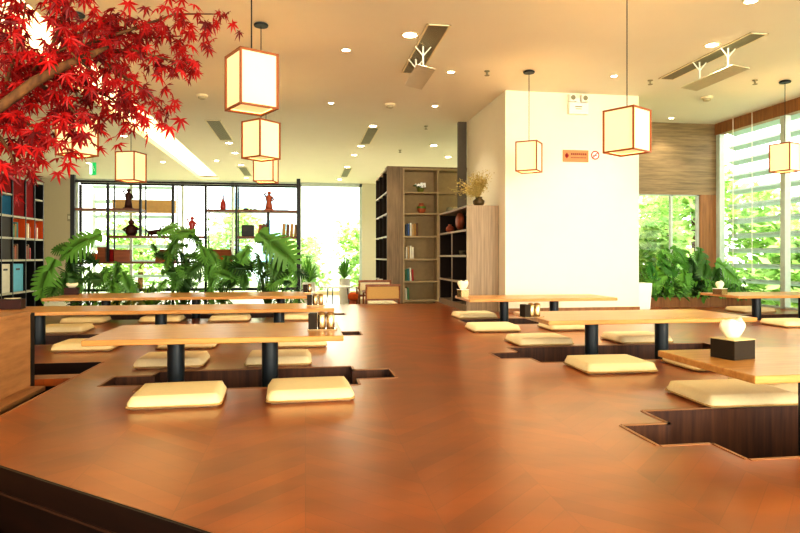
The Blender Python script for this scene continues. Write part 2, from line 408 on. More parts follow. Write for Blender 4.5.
def louvres(name, label, loc, rz, length, zs, depth=.24, posts=()):
    t = thing(name, label, 'louvre screen', loc, rz)
    b = MB()
    for z in zs:
        b.M = Matrix.Translation((0, 0, z)) @ Matrix.Rotation(-.3, 4, 'X'); b.box(0, length, -depth/2, depth/2, -.02, .02)
    b.M = Matrix.Identity(4); b.build('slat_row', M_LOUV, t)
    for x in posts:
        b = MB(); b.box(x-.04, x+.04, -.05, .05, FL-.15, 3.2); b.build('post', M_MULL, t)
    return t
louvres('louvre_screen', 'broad grey-green horizontal sun slats outside the side glass wall', (7.95, 10.6, 0), -PI/2, 12.6, [.1+.275*k for k in range(12)], .17, (1.9, 4.6, 7.3, 10, 12.5))
louvres('louvre_screen', 'pale horizontal sun slats outside the back glass, seen through the shelf with figurines', (-7.0, 22.0, 0), 0, 2.6, [.15+.5*k for k in range(7)], .24, (.05, 2.55))
bl = thing('building', 'pale grey-blue building outside, seen through the screen shelf beside the red figurine', 'building', (-2.6, 34, FL-.15))
b = MB(); b.box(-2.2, 2.2, 0, 3, 0, 5.2); b.build('wall_block', plain('pale_facade', rgb(196, 214, 222), .8), bl)
for k in range(3):
    for q in range(2):
        b = MB(); b.box(-1.7+q*2, -.3+q*2, -.03, .02, .9+k*1.45, 1.9+k*1.45); b.build('window', plain('facade_glass', rgb(120, 156, 176), .3), bl)

# ================================================================ TABLES
TT = .31
def table(label, x0, x1, y0, y1, legs, legY, group, pit=PD):
    cx, cy = (x0+x1)/2, (y0+y1)/2
    t = thing('low_table', label, 'table', (cx, cy, pit), 0, group)
    o = -pit
    b = MB(); b.box(x0-cx, x1-cx, y0-cy, y1-cy, o+TT-.036, o+TT, .006); b.build('tabletop', M_OAK, t)
    for lx in legs:
        b = MB(); b.cyl(lx-cx, legY-cy, .012, o+TT-.037, .056, 28); lg = b.build('leg', M_SLATE, t, True)
        m = lg.modifiers.new('es', 'EDGE_SPLIT'); m.split_angle = .6
        b = MB(); b.lathe([(.2, 0), (.2, .008), (.06, .012)], 28, (lx-cx, legY-cy)); b.build('base_plate', M_SLATE, lg)
    return t
G1 = 'low tables set over foot wells'
table('low oak table with two slate legs, standing beneath the biggest lantern', -1.36, .25, 4.06, 4.93, (at(176, 4.4), at(270, 4.4)), 4.4, G1)
table('long oak table directly behind the table under the biggest lantern, three slate legs', -3.35, .29, 6.2, 6.92, (at(161, 6.52), at(279, 6.52), at(39, 6.52)), 6.52, G1)
table('long oak table hard up against the planting and the screen shelf, three slate legs', -3.19, .08, 8.16, 9.2, (at(106, 8.85), at(196, 8.85), at(281, 8.85)), 8.85, G1)
table('oak table cut by the picture edge, holding the big dark tissue box', 1.925, 3.6, 2.42, 3.17, (2.50, 3.08), 2.75, G1)
table('two-legged oak table in front of the pillar, metal caddy on its end', 1.925, 3.78, 4.72, 5.58, (at(591.5, 5.03), at(661.5, 5.03)), 5.03, G1)
table('oak table standing against the white pillar beside the low wooden bookcase', 1.95, 3.85, 7.22, 7.95, (at(504, 7.55), at(554, 7.55)), 7.55, G1)
table('oak table by the slatted glass wall before the leafy corner planting', 5.57, 7.25, 7.3, 8.1, (at(756.5, 7.6), at(803, 7.6)), 7.6, G1)

# ================================================================ CUSHIONS
def cushion_mesh(w, d, h):
    b = MB(); nx, ny = 14, 12
    def prof(u, v):   # crown of the pillow
        e = max(abs(u), abs(v)); return h*(1-.5*max(0, (e-.86)/.14)**2)
    grid = []
    for side in (0, 1):
        g_ = []
        for i in range(nx+1):
            row = []
            for j in range(ny+1):
                u, v = -1+2*i/nx, -1+2*j/ny
                u, v = math.copysign(abs(u)**.75, u), math.copysign(abs(v)**.75, v)
                k = 1-.06*max(0, abs(u)+abs(v)-1.75)/.25
                if side: z = prof(u, v)+.004*(1-u*u)*(1-v*v)
                else: z = 0.0 if max(abs(u), abs(v)) < .97 else .014
                ins = 1 if max(abs(u), abs(v)) < .999 else (.994 if side else .985)
                row.append(b.v((u*w/2*k*ins, v*d/2*k*ins, z)))
            g_.append(row)
        grid.append(g_)
    for s in (0, 1):
        for i in range(nx):
            for j in range(ny): b.f([grid[s][i][j], grid[s][i+1][j], grid[s][i+1][j+1], grid[s][i][j+1]])
    rim = lambda g_: [g_[i][0] for i in range(nx)]+[g_[nx][j] for j in range(ny)]+[g_[i][ny] for i in range(nx, 0, -1)]+[g_[0][j] for j in range(ny, 0, -1)]
    r0, r1 = rim(grid[0]), rim(grid[1]); n = len(r0)
    mid = [b.bm.verts.new(((p.co+q.co)/2)*1.0+Vector((p.co.x*.012, p.co.y*.012, 0))) for p, q in zip(r0, r1)]
    for k in range(n):
        l = (k+1) % n
        b.f([r0[k], r0[l], mid[l], mid[k]]); b.f([mid[k], mid[l], r1[l], r1[k]])
    return b
cush = thing('floor_cushion', '', 'cushion', (0, 0, 0), 0, 'straw floor cushions around the low tables')
cushion_mesh(.5, .43, .07).build('cushion_body', M_CUSH, cush, True)
b = MB(); w, d = .246, .211
ring = [(-w+.02, -d, .016), (w-.02, -d, .016), (w, -d+.02, .016), (w, d-.02, .016), (w-.02, d, .016), (-w+.02, d, .016), (-w, d-.02, .016), (-w, -d+.02, .016), (-w+.02, -d, .016)]
b.tube(ring, .006, 6); b.build('piping', M_SEAM, cush, True)
CL = [ # centre x, front y, turn, label
 (-.713, 3.50, .045, 'straw cushion at the front of the lantern table, lying before its notch in the floor'),
 (.028, 3.53, .03, 'straw cushion at the front of the lantern table, with the bright reflection just before it'),
 (-1.0, 4.76, 0, 'straw cushion behind the lantern table, half hidden by its table leg and front cushion'),
 (-.20, 4.73, 0, 'straw cushion behind the lantern table, crossed by the table leg under the metal caddy'),
 (-1.92, 5.70, 0, 'straw cushion on the platform beside the oak bench panel, above the dark floor opening'),
 (-1.05, 5.73, 0, 'straw cushion peeping under the back of the lantern table, between the two table legs'),
 (-.06, 5.66, .06, 'straw cushion just under the lantern tabletop, behind the metal caddy end'),
 (-2.60, 7.06, 0, 'straw cushion lying behind the long middle table, close to the dark bench post'),
 (-2.70, 8.03, 0, 'straw cushion under the long middle table, nearest to the bench post'),
 (-1.79, 8.03, 0, 'straw cushion seen under the long middle table, crossed by that table\'s slate leg'),
 (-.95, 8.03, 0, 'straw cushion seen under the long middle table, between its slate legs'),
 (-.05, 8.03, 0, 'straw cushion seen under the end of the long middle table, beyond its slate leg'),
 (-2.1, 9.26, 0, 'straw cushion under the farthest long table, against the planter'),
 (-.80, 9.26, 0, 'straw cushion under the farthest long table, nearer its caddy end'),
 (2.45, 3.06, -.03, 'large straw cushion at the edge of the dark foot well with the stepped end'),
 (2.98, 3.25, -.05, 'straw cushion cut by the picture edge beside the slate leg'),
 (3.02, 4.06, .0, 'straw cushion mostly hidden beneath the tabletop with the dark tissue box'),
 (2.22, 4.08, -.02, 'straw cushion in front of the pillar table, before its slate leg'),
 (2.2, 5.43, 0, 'straw cushion behind the pillar table foot well, under the metal caddy end'),
 (3.20, 5.43, 0, 'straw cushion behind the pillar table foot well, beside its far slate leg'),
 (2.95, 6.50, 0, 'straw cushion seen under the caddy table, above the bright foot well edge'),
 (2.075, 6.50, -.03, 'straw cushion in front of the table beside the low wooden bookcase'),
 (2.26, 7.93, 0, 'straw cushion at the foot of the pale end panel of the low bookcase'),
 (5.75, 6.40, 0, 'straw cushion in front of the table by the slatted glass wall'),
 (6.55, 8.12, 0, 'straw cushion behind the table by the slatted glass wall'),
]
for i, (x, y, r, lb) in enumerate(CL):
    if i == 0:
        cush.location = (x, y+.215, 0); cush.rotation_euler = (0, 0, r); cush['label'] = lb
    else:
        c_ = dup(cush, (x, y+.215, 0), r, lb)
        if x > 1.5: c_.scale = (1.14, 1.1, 1) if i == 14 else (1.08, 1.06, 1)

# ================================================================ BENCH PANEL beside the platform
t = thing('bench_panel', 'pale oak bench panel with dark end post at the platform side', 'bench', (-1.8, 2.6, FL))
o = -FL
b = MB(); b.box(-.78, 0, -.6, 1.84, .02, o+.44, .004); b.build('side_panel', M_PANELOAK, t)
b = MB(); b.box(-.78, 0, -.6, 1.84, o+.441, o+.462); b.build('top_rail', M_PANELOAK, t)
b = MB(); b.box(-.08, .0, 1.841, 1.9, 0, o+.45); b.build('end_post', M_BLACK, t)
b = MB(); b.box(.001, .1, -.6, 1.82, o-.06, o-.03, .004); b.build('ledge', M_PANELOAK, t)

# ================================================================ LANTERNS
def lantern(label, x, y, zb, th, w=.268, h=.385):
    t = thing('pendant_lantern', label, 'lantern', (x, y, zb), math.radians(th), 'square paper lanterns hung from the ceiling')
    a = w/2; top = CEIL-zb
    b = MB()
    for k in range(4):
        b.M = Matrix.Rotation(k*PI/2, 4, 'Z'); b.quad((-a+.004, -a+.006, .01), (a-.004, -a+.006, .01), (a-.004, -a+.006, h-.01), (-a+.004, -a+.006, h-.01))
    b.M = Matrix.Identity(4); b.quad((-a+.01, -a+.01, .02), (a-.01, -a+.01, .02), (a-.01, a-.01, .02), (-a+.01, a-.01, .02))
    b.build('paper_shade', M_PAPERLAMP, t)
    b = MB(); r = .007
    for sx in (-1, 1):
        for sy in (-1, 1): b.box(sx*a-r, sx*a+r, sy*a-r, sy*a+r, 0, h)
    for z in (0, h-2*r):
        for s in (-1, 1):
            b.box(-a, a, s*a-r, s*a+r, z, z+2*r); b.box(s*a-r, s*a+r, -a, a, z, z+2*r)
    b.box(-a, a, -.006, .006, h-.014, h-.002); b.box(-.006, .006, -a, a, h-.014, h-.002)
    b.build('frame', M_REDWOOD, t)
    b = MB(); b.tube([(0, 0, h-.012), (0, 0, top-.02)], .0045, 6); b.build('cord', M_BLACK, t)
    b = MB(); b.lathe([(.07, top-.028), (.075, top-.012), (.06, top)], 20); b.build('canopy', M_BLACK, t)
    L = bpy.data.lights.new('lantern_bulb', 'POINT'); L.energy = 3.2; L.color = (1, .76, .40); L.shadow_soft_size = .05
    lo = bpy.data.objects.new('lantern_bulb', L); COL.objects.link(lo); lo.parent = t; lo.location = (0, 0, h*.55)
    return t
lantern('biggest paper lantern, hung highest over the lantern table beside the maple', at(251.5, 4.45), 4.45, 1.85, 28)
lantern('paper lantern hanging just below and behind the biggest lantern', at(261, 6.55), 6.55, 1.83, 46)
lantern('paper lantern lowest in the column of three, mostly tucked behind the middle one', at(266, 8.7), 8.7, 1.84, -12)
lantern('paper lantern partly covered by red maple leaves', at(77, 6.55), 6.55, 1.82, 52)
lantern('paper lantern hung clear of the maple, above the dark screen shelf', at(131, 8.7), 8.7, 1.82, 71)
lantern('largest paper lantern in front of the white pillar', at(627, 5.2), 5.2, 1.755, 31, .29)
lantern('small paper lantern on a thin cord against the white pillar', at(529, 7.7), 7.7, 1.92, 54)
lantern('paper lantern hanging before the slatted glass wall', at(785, 7.6), 7.6, 1.98, 21)

# ================================================================ CEILING FITTINGS
dl = thing('downlight', '', 'downlight', (0, 0, CEIL), 0, 'recessed ceiling downlights')
b = MB(); b.lathe([(.055, -.004), (.075, -.006), (.078, 0)], 24, cap=False); b.build('trim_ring', M_RING, dl)
b = MB(); b.cyl(0, 0, -.003, -.0005, .055, 24); b.build('lens', M_DOWN, dl)
DL = [
 (1.127, 6.64, 1.35, 'brightest downlight, beside the long air vent with the branching white bracket'),
 (.472, 7.235, .8, 'downlight between the biggest lantern and the long air vent'),
 (1.882, 7.893, .8, 'small downlight just past the end of the long air vent'),
 (.403, 9.777, .7, 'small downlight above the far shelf, beyond the biggest lantern'),
 (2.056, 9.721, .8, 'small downlight near the top of the warm pillar side'),
 (4.576, 6.433, 1.2, 'glaring downlight beside the slim diagonal vent'),
 (4.072, 7.739, .7, 'faint downlight above the largest pillar lantern'),
 (1.241, 11.39, 1.2, 'downlight at the near end of the short mid-ceiling vent'),
 (1.208, 13.5, 1.2, 'downlight at the far end of the short mid-ceiling vent'),
 (1.151, 14.728, 1.2, 'downlight alone between the two small ceiling vents'),
 (1.12, 16.743, 1.2, 'downlight at the near end of the farthest small vent'),
 (1.068, 19.5, 1.2, 'downlight beyond the farthest small vent, by the bare window'),
 (3.427, 14.681, 1.3, 'downlight above the second bay of the tall bookcase'),
 (2.76, 13.2, 1.3, 'downlight touching the top edge of the tall bookcase'),
 (-3.578, 13.093, 1.1, 'downlight above the lantern that hangs clear of the maple'),
 (-5.51, 17.031, 1.2, 'downlight next to the green exit sign'),
 (-3.584, 16.564, 1.0, 'small downlight beside the lantern that hangs clear of the maple'),
 (-2.2, 16.12, 1.0, 'small downlight at the edge of the glowing ceiling slot'),
 (-1.596, 13.566, 1.2, 'downlight just past the grey vent near the glowing slot'),
 (-1.612, 14.862, 1.2, 'second downlight past the grey vent near the glowing slot'),
 (-1.668, 16.798, 1.2, 'third downlight past the grey vent, before the tiny far vent'),
 (-1.787, 19.5, 1.1, 'last downlight behind the column of three lanterns'),
 (6.30, 9.95, .7, 'downlight washing the top of the timber wall'),
 (4.149, 5.268, 1.0, 'downlight at the top picture edge above the window side'),
]
for i, (x, y, s, lb) in enumerate(DL):
    if i == 0: o_ = dl; o_.location = (x, y, CEIL); o_['label'] = lb
    else: o_ = dup(dl, (x, y, CEIL), 0, lb)
    o_.scale = (s, s, 1)
    L = bpy.data.lights.new('downlight_lamp', 'SPOT'); L.energy = 42*s; L.color = (1, .92, .78); L.spot_size = 1.9; L.spot_blend = .8; L.shadow_soft_size = .05
    lo = bpy.data.objects.new('downlight_lamp', L); COL.objects.link(lo); lo.location = (x, y, CEIL-.02)
# air vents
def vent(label, x0, x1, y0, y1, n, gap_fac=.45):
    t = thing('air_vent', label, 'air vent', ((x0+x1)/2, (y0+y1)/2, CEIL), 0, 'air vents in the ceiling')
    a, c = (x1-x0)/2, (y1-y0)/2
    b = MB(); b.box(-a, a, -c, c, -.004, -.001); b.build('backing', M_SLOT, t)
    b = MB(); e_ = .02
    for s in (-1, 1):
        b.box(s*a-e_ if s > 0 else -a, a if s > 0 else -a+e_, -c, c, -.014, -.004); b.box(-a, a, s*c-e_ if s > 0 else -c, c if s > 0 else -c+e_, -.0139, -.004)
    b.build('frame', M_RING, t)
    b = MB()
    for k in range(n):
        x = -a+e_+(2*a-2*e_)*(k+.5)/n; b.box(x-.005, x+.005, -c+e_, c-e_, -.0135, -.004)
    b.build('slat_row', M_GREY, t)
    return t
vent('long louvred air vent beside the brightest downlight', 1.245, 1.50, 6.28, 8.0, 11)
vent('short louvred vent in the middle of the ceiling, before the tall bookcase', 1.15, 1.38, 11.5, 13.2, 9)
vent('farthest small vent near the bare window', 1.05, 1.28, 16.9, 18.8, 8)
vent('grey vent between the glowing slot and the stack of lanterns', -1.75, -1.47, 11.3, 13.2, 9)
vent('tiny vent right behind the stack of lanterns', -1.8, -1.55, 17.2, 18.9, 8)
vent('slim diagonal air vent over the window side', 4.72, 4.94, 6.0, 7.75, 9)
def deflector(label, x, y0, y1, drop, tilt):
    t = thing('air_deflector', label, 'air deflector', (x, (y0+y1)/2, CEIL), 0, 'air deflectors hung below vents')
    c = (y1-y0)/2
    b = MB(); b.M = Matrix.Translation((0, 0, -drop)) @ Matrix.Rotation(tilt, 4, 'Y'); b.box(-.11, .11, -c, c, -.004, .004); b.build('plate', plain('deflector_plate', rgb(206, 196, 166), .3), t)
    for s in (-1, 1):
        b = MB(); b.tube([(0, s*c*.55, -drop+.004), (0, s*c*.55, -.1), (.0, s*c*.55, .003)], .011, 8)
        b.tube([(0, s*c*.55, -.12), (.09, s*c*.55, -.016)], .008, 6); b.tube([(0, s*c*.55, -.12), (-.09, s*c*.55, -.016)], .008, 6)
        b.build('bracket', M_WHITE, t)
    return t
deflector('white branching bracket and clear plate under the long louvred vent', 1.33, 6.75, 7.6, .3, .2)
deflector('white plate on two rods under the slim diagonal vent', 4.8, 6.25, 7.2, .29, .15)
# sprinklers and smoke detector
sp = thing('sprinkler', '', 'sprinkler', (0, 0, CEIL), 0, 'ceiling sprinklers')
b = MB(); b.lathe([(.035, .012), (.035, -.008), (.012, -.012), (.012, -.05), (.032, -.055), (.032, -.06)], 14); b.build('sprinkler_head', M_SLOT, sp)
for i, (x, y, lb) in enumerate([
 (2.334, 7.78, 'small ceiling sprinkler beside the downlight near the long vent\'s end'),
 (6.066, 7.624, 'small ceiling sprinkler beside the lantern cord of the window table'),
 (2.208, 11.241, 'tiny sprinkler above the tall bookcase, near the pillar edge'),
 (2.126, 13.876, 'tiny sprinkler farther back than the one by the pillar edge'),
 (4.66, 7.85, 'small sprinkler above the pillar face, past the vent\'s lower end')]):
    if i == 0: sp.location = (x, y, CEIL); sp['label'] = lb
    else: dup(sp, (x, y, CEIL), 0, lb)
for x, y, lb in ((5.998, 8.549, 'round white smoke detector over the timber corner'), (-1.518, 9.583, 'flat round detector on the ceiling beside the maple tip'), (1.327, 9.7, 'flat round detector in the middle of the ceiling, past the long vent')):
    t = thing('smoke_detector', lb, 'smoke detector', (x, y, CEIL), 0, 'ceiling detectors')
    b = MB(); b.lathe([(.085, 0), (.085, -.02), (.075, -.03)], 22); b.build('base', M_RING, t)
    b = MB(); b.lathe([(.058, -.031), (.055, -.055), (.03, -.065)], 20); b.build('sensor_cap', plain('grey_cap', rgb(190, 176, 138), .5), t)
# exit sign
t = thing('exit_sign', 'small green and white exit sign hanging near the screen shelf', 'sign', (at(93, 16), 16, zat(93, 175, 16)), -.5)
b = MB(); b.box(-.09, .09, -.015, .015, 0, .30, .003); b.build('sign_body', emis('exit_green', rgb(30, 150, 80), .8), t)
b = MB(); b.box(-.085, -.012, -.018, -.0155, .02, .28); b.build('sign_face', emis('exit_white', (.9, 1, .9, 1), 1), t)
b = MB(); b.box(.02, .06, -.018, -.0155, .14, .16); b.box(.045, .065, -.018, -.0155, .09, .14); b.box(.02, .04, -.018, -.0155, .16, .22); b.build('pictogram', M_WHITE, t)
b = MB(); b.tube([(0, 0, .3), (0, 0, CEIL-zat(93, 175, 16))], .006, 6); b.build('rod', M_GREY, t)

# ================================================================ PILLAR FITTINGS
py = 8.65
t = thing('emergency_light', 'white twin-head emergency light high on the pillar', 'emergency light', (at(577, py), py+.004, zat(577, 115, py)))
b = MB(); b.box(-.15, .15, -.07, 0, 0, .17, .008); b.build('housing', M_WHITE, t)
for s in (-1, 1):
    b = MB(); b.box(s*.095-.055, s*.095+.055, -.085, -.01, .18, .29, .02, 3); hd = b.build('lamp_head', M_WHITE, t)
    b = MB(); b.M = Matrix.Translation((s*.095, -.086, .235)) @ Matrix.Rotation(PI/2, 4, 'X'); b.cyl(0, 0, -.002, .004, .035, 18); b.build('lens', M_SLOT, hd)
b = MB(); b.box(-.03, .03, -.05, -.01, .17, .24); b.build('bracket', M_WHITE, t)
b = MB(); b.box(-.06, .05, -.073, -.0705, .10, .115); b.box(-.05, .04, -.073, -.0705, .07, .08); b.build('marking', M_SLOT, t)
t = thing('wall_sign', 'orange-brown notice plate with a red mark on the pillar', 'sign', (at(575.5, py), py, zat(575, 162, py)))
b = MB(); b.box(-.2, .2, -.012, 0, 0, .175, .003); b.build('plate', plain('copper_plate', rgb(202, 138, 84), .5), t)
b = MB(); b.lathe([(.03, 0), (.03, .002)], 14); b.bm.transform(Matrix.Translation((-.14, -.0125, .09)) @ Matrix.Rotation(PI/2, 4, 'X')); b.box(-.15, -.13, -.0145, -.0125, .05, .13); b.build('red_mark', plain('sign_red', rgb(178, 34, 22), .5), t)
b = MB(); rr = random.Random(3)
for k in range(8):
    x = -.075+k*.031; b.box(x, x+.022, -.014, -.0125, .10, .128)
for k in range(11):
    x = -.075+k*.022; b.box(x, x+.014, -.014, -.0125, .055, .07)
b.build('lettering', plain('sign_ink', rgb(140, 62, 34), .6), t)
t = thing('no_smoking_sign', 'round red and white prohibition sticker beside the notice plate', 'sign', (at(595, py), py, zat(595, 155.3, py)))
MX = Matrix.Rotation(PI/2, 4, 'X')
b = MB(); b.M = MX; b.cyl(0, 0, .001, .006, .066, 26); b.build('disc', M_WHITE, t)
b = MB(); b.M = MX; b.lathe([(.05, .0065), (.066, .0065), (.066, .009), (.05, .009), (.05, .0065)], 28, cap=False)
b.M = MX @ Matrix.Rotation(.78, 4, 'Z'); b.box(-.052, .052, -.007, .007, .0065, .0085); b.build('red_ring', plain('sticker_red', rgb(190, 40, 24), .5), t)
b = MB(); b.M = MX; b.box(-.035, .03, -.012, -.002, .0062, .0075); b.build('cigarette', M_BLACK, t)
# low white planter block next to the pillar
t = thing('white_bench', 'low white block bench beside the pillar and the corner plants', 'bench', (5.17, 9.12, 0))
b = MB(); b.box(-.21, at(650.5, 8.9)-5.17, -.22, .22, 0, .41, .01)
for v in b.bm.verts:
    if v.co.x > 0 and v.co.z > .2: v.co.x += .035
b.build('block', M_WHITE, t)

# ================================================================ TALL BOOKCASE and LOW BOOKCASE
def bookcase_front(t, x0, x1, y0, d, zs, m, shelf, back, vert=()):
    """open-front case facing -Y, local coordinates"""
    b = MB(); b.box(x0, x1, y0+d-.02, y0+d, zs[-1], zs[0]); b.build('back_panel', back, t)
    for z in zs:
        b = MB(); b.box(x0, x1, y0, y0+d-.021, z-.016, z+.016); b.build('shelf', shelf, t)
    for x in vert:
        b = MB(); b.box(x-.016, x+.016, y0-.002, y0+d-.021, zs[-1]+.017, zs[0]-.017); b.build('divider', shelf, t)
TZ = [2.57, 2.10, 1.674, 1.217, .76, .315, -.065, FL+.03]
TY = 12.2
TX = at(387, TY)
t = thing('tall_bookcase', 'tall grey-brown corner bookcase with books and vases on open shelves', 'bookcase', (TX, TY, 0))
T1_, T2_, TW_ = at(403, TY)-TX, at(438, TY)-TX, at(469, TY)-TX
b = MB(); b.box(.0, T1_, 0, .03, FL, 2.585); b.build('front_panel', M_BOOKWOOD, t)
b = MB(); b.box(0, TW_, .0, .35, 2.587, 2.615); b.build('top_board', M_BOOKWOOD, t)
bookcase_front(t, T1_+.001, TW_, .0, .34, TZ, M_BOOKWOOD, M_BOOKSHELF, plain('bookcase_back', rgb(186, 162, 122), .7, spec=.2), (T2_, T1_+.018))
# side shelves facing the room, running away in depth
b = MB(); b.box(.30, .31, .345, 1.95, FL, 2.58); b.build('side_back_panel', M_BOOKDARK, t)
for z in TZ:
    b = MB(); b.box(0, .299, .031, 1.95, z-.018, z+.018); b.build('side_shelf', M_BOOKPALE, t)
for y in (.66, 1.3, 1.95):
    b = MB(); b.box(0.002, .299, y-.018, y+.018, FL, 2.55); b.build('side_divider', M_BOOKDARK, t)
LX, LY = 2.375, 8.95
lb_ = thing('low_bookcase', 'lower bookcase with a pale vertical-grained end panel against the pillar', 'bookcase', (LX, LY, 0))
b = MB(); b.box(0, .49, 0, .03, 0, 1.586); b.build('end_panel', M_BOOKPALE, lb_)
b = MB(); b.box(0, .49, .031, 1.93, 1.555, 1.586); b.build('top_board', M_BOOKPALE, lb_)
b = MB(); b.box(.003, .439, .0305, .0335, .09, 1.55); b.build('inner_shade_sheet', M_BOOKDARK, lb_)  # dark sheet stands in for shade on the end panel's inner side
b = MB(); b.box(.44, .46, .031, 1.93, 0, 1.55); b.build('back_panel', M_BOOKDARK, lb_)
for z in (1.216, .83, .43):
    b = MB(); b.box(.012, .439, .034, 1.93, z-.016, z+.016); s_ = b.build('shelf', M_BOOKDARK, lb_)
    b = MB(); b.box(-.001, .0115, .031, 1.93, z-.017, z+.017); b.build('edge_strip', M_BOOKPALE, s_)
b = MB(); b.box(.0, .439, .031, 1.93, 0, .09); b.build('plinth', M_BOOKWOOD, lb_)
ym = LX/math.tan(math.atan((451.6-400)/F)+YAW)-LY
for y, z1 in ((ym, 1.2), (1.915, 1.55)):
    b = MB(); b.box(.014, .439, y-.015, y+.015, .091, z1); s_ = b.build('divider', M_BOOKDARK, lb_)
    b = MB(); b.box(.0, .0135, y-.0155, y+.0155, .091, z1); b.build('edge_strip', M_BOOKPALE, s_)
# ---- contents
def book(x, y, z, h, w, d, m, label, lean=0, rz=0, group='books on the tall bookcase'):
    t = thing('book', label, 'book', (x, y, z), rz, group)
    R = Matrix.Rotation(lean, 4, 'Y')
    b = MB(); b.M = R; b.box(-w/2, w/2, 0, d, 0, h); b.build('cover', m, t)
    b = MB(); b.M = R; b.box(-w/2+.004, w/2-.004, .004, d-.003, h, h+.0015); b.build('pages', M_PAPER, t)
    return t
BM = [plain('book_%s' % n, rgb(*c), .6) for n, c in (('slate', (70, 84, 100)), ('white', (232, 224, 204)), ('red', (176, 52, 50)), ('teal', (60, 122, 118)), ('tan', (196, 160, 110)), ('blue', (66, 96, 150)), ('ochre', (176, 130, 60)), ('rust', (160, 84, 44)), ('green', (84, 130, 84)), ('brown', (112, 74, 44)))]
BN = ['slate', 'white', 'red', 'teal', 'tan', 'blue', 'ochre', 'rust', 'green', 'brown']
words = {1.217: 'third shelf down', .76: 'fourth shelf down', .315: 'fifth shelf down', -.065: 'lowest shelf in view'}
ordn = ['first', 'second', 'third', 'fourth', 'fifth', 'sixth']
for z, seq in ((1.217, (0, 5, 1, 4, 6, 9)), (.76, (1, 4, 1, 1)), (.315, (8, 3, 1, 2)), (-.065, (1, 8))):
    x = at(405, TY+.06)+.03
    for k, c in enumerate(seq):
        w = .033
        book(x+k*.044, TY+.06, z+.017, .23+.015*((k*7) % 3), w, .17, BM[c], '%s-spined book on the %s of the tall bookcase, %s from the upright' % (BN[c], words[z], ordn[k]), 0 if z > .7 else -.05)
def vase(name, label, x, y, z, prof, m, cat='vase', group=None, n=20):
    t = thing(name, label, cat, (x, y, z), 0, group)
    MBv = MB(); MBv.lathe(prof, n); MBv.build('body', m, t, True)
    return t
t = vase('patterned_vase', 'rust and green patterned vase on the second shelf of the tall bookcase', at(421.5, TY+.15), TY+.15, TZ[2]+.017, [(.05, 0), (.085, .06), (.09, .12), (.06, .17), (.045, .19), (.06, .205)], M_EMBER)
b = MB(); b.lathe([(.092, .10), (.0925, .12), (.09, .14)], 20, cap=False); b.build('green_band', M_GREEN, t)
t = vase('flower_pot', 'small pot of white blossom on the top shelf of the tall bookcase', at(420.5, TY+.15), TY+.15, TZ[1]+.017, [(.05, 0), (.07, .05), (.075, .09)], M_OLIVE, 'flower pot')
b = MB()
for k in range(24):
    q = Vector((random.gauss(0, .055), random.gauss(0, .05), .15+random.gauss(0, .028))); b.ball(q, .022, sub=1)
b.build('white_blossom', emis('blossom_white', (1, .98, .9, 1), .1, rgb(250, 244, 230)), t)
b = MB()
for k in range(14):
    leaf_quad(b, Vector((random.gauss(-.03, .05), random.gauss(0, .04), .1+random.random()*.04)), .05, random)
b.build('foliage', M_GREEN, t, fix=False)
vase('grey_ornament', 'squat dark grey pot on the upper bay shelf beside the dried flowers', at(449.5, TY+.15), TY+.15, TZ[2]+.017, [(.05, 0), (.075, .05), (.07, .1), (.04, .13)], M_GREY, 'ornament')
vase('pale_ornament', 'pale pot next to the dark grey one in the upper bay of the bookcase', at(455.5, TY+.15), TY+.15, TZ[2]+.017, [(.04, 0), (.065, .05), (.055, .11), (.035, .14)], M_CREAM, 'ornament')
# low bookcase contents (shelf faces -X)
def lowY(px): return (LX+.14)/math.tan(math.atan((px-400)/F)+YAW)
t = thing('ceramic_ornament', 'large round rust-coloured ornament on the top shelf of the low bookcase', 'ornament', (LX+.14, lowY(460), 1.233))
b = MB(); b.ball((0, 0, .165), .145, (.5, 1.1, 1.05)); b.build('body', M_EMBER, t, True)
b = MB(); b.lathe([(.07, 0), (.05, .03)], 16); b.build('foot', M_MAHOG, t)
vase('small_red_jar', 'small red-brown round jar behind the large rust ornament', LX+.14, lowY(450), 1.233, [(.04, 0), (.075, .05), (.07, .1), (.03, .13), (.035, .15)], M_TERRA, 'jar')
vase('white_bottle', 'slim pale bottle on the second shelf of the low bookcase', LX+.14, lowY(453.5), .847, [(.03, 0), (.035, .08), (.015, .12), (.018, .16)], M_CREAM, 'bottle')
for px, lbx in ((457.5, 'small dark bowl on the second shelf, beside the slim pale bottle'), (462.5, 'small dark bowl on the second shelf, nearest the pale end panel')):
    vase('dark_bowl', lbx, LX+.14, lowY(px), .847, [(.03, 0), (.055, .03), (.06, .07), (.05, .07), (.03, .02)], M_TAUPE, 'bowl')
# dried flowers on top of the low bookcase
t = thing('dried_flower_vase', 'dark vase of feathery dried yellow flowers on the low bookcase', 'vase', (LX+.24, LY+.2, 1.587))
b = MB(); b.lathe([(.055, 0), (.085, .04), (.09, .08), (.045, .12), (.055, .14)], 20); b.build('vase_body', plain('olive_vase', rgb(84, 66, 30), .4), t, True)
b1, b2 = MB(), MB()
for k in range(120):
    a, e_ = random.uniform(0, 2*PI), random.uniform(.15, 1.25)
    if math.cos(a) > .2: e_ *= .42
    ln = random.uniform(.22, .5); dv = Vector((math.cos(a)*math.sin(e_), math.sin(a)*math.sin(e_)*.8, math.cos(e_)))
    p0 = Vector((0, 0, .12)); p1 = p0+dv*ln; p1.z = p0.z+(p1.z-p0.z)*.85
    b1.tube([p0, (p0+p1)/2+Vector((0, 0, .03)), p1], .0025, 4)
    for q in range(14):
        f_ = random.uniform(.45, 1.05); c = p0+(p1-p0)*f_+Vector((random.gauss(0, .025), random.gauss(0, .025), random.gauss(0, .025)))
        leaf_quad(b2, c, random.uniform(.011, .021), random)
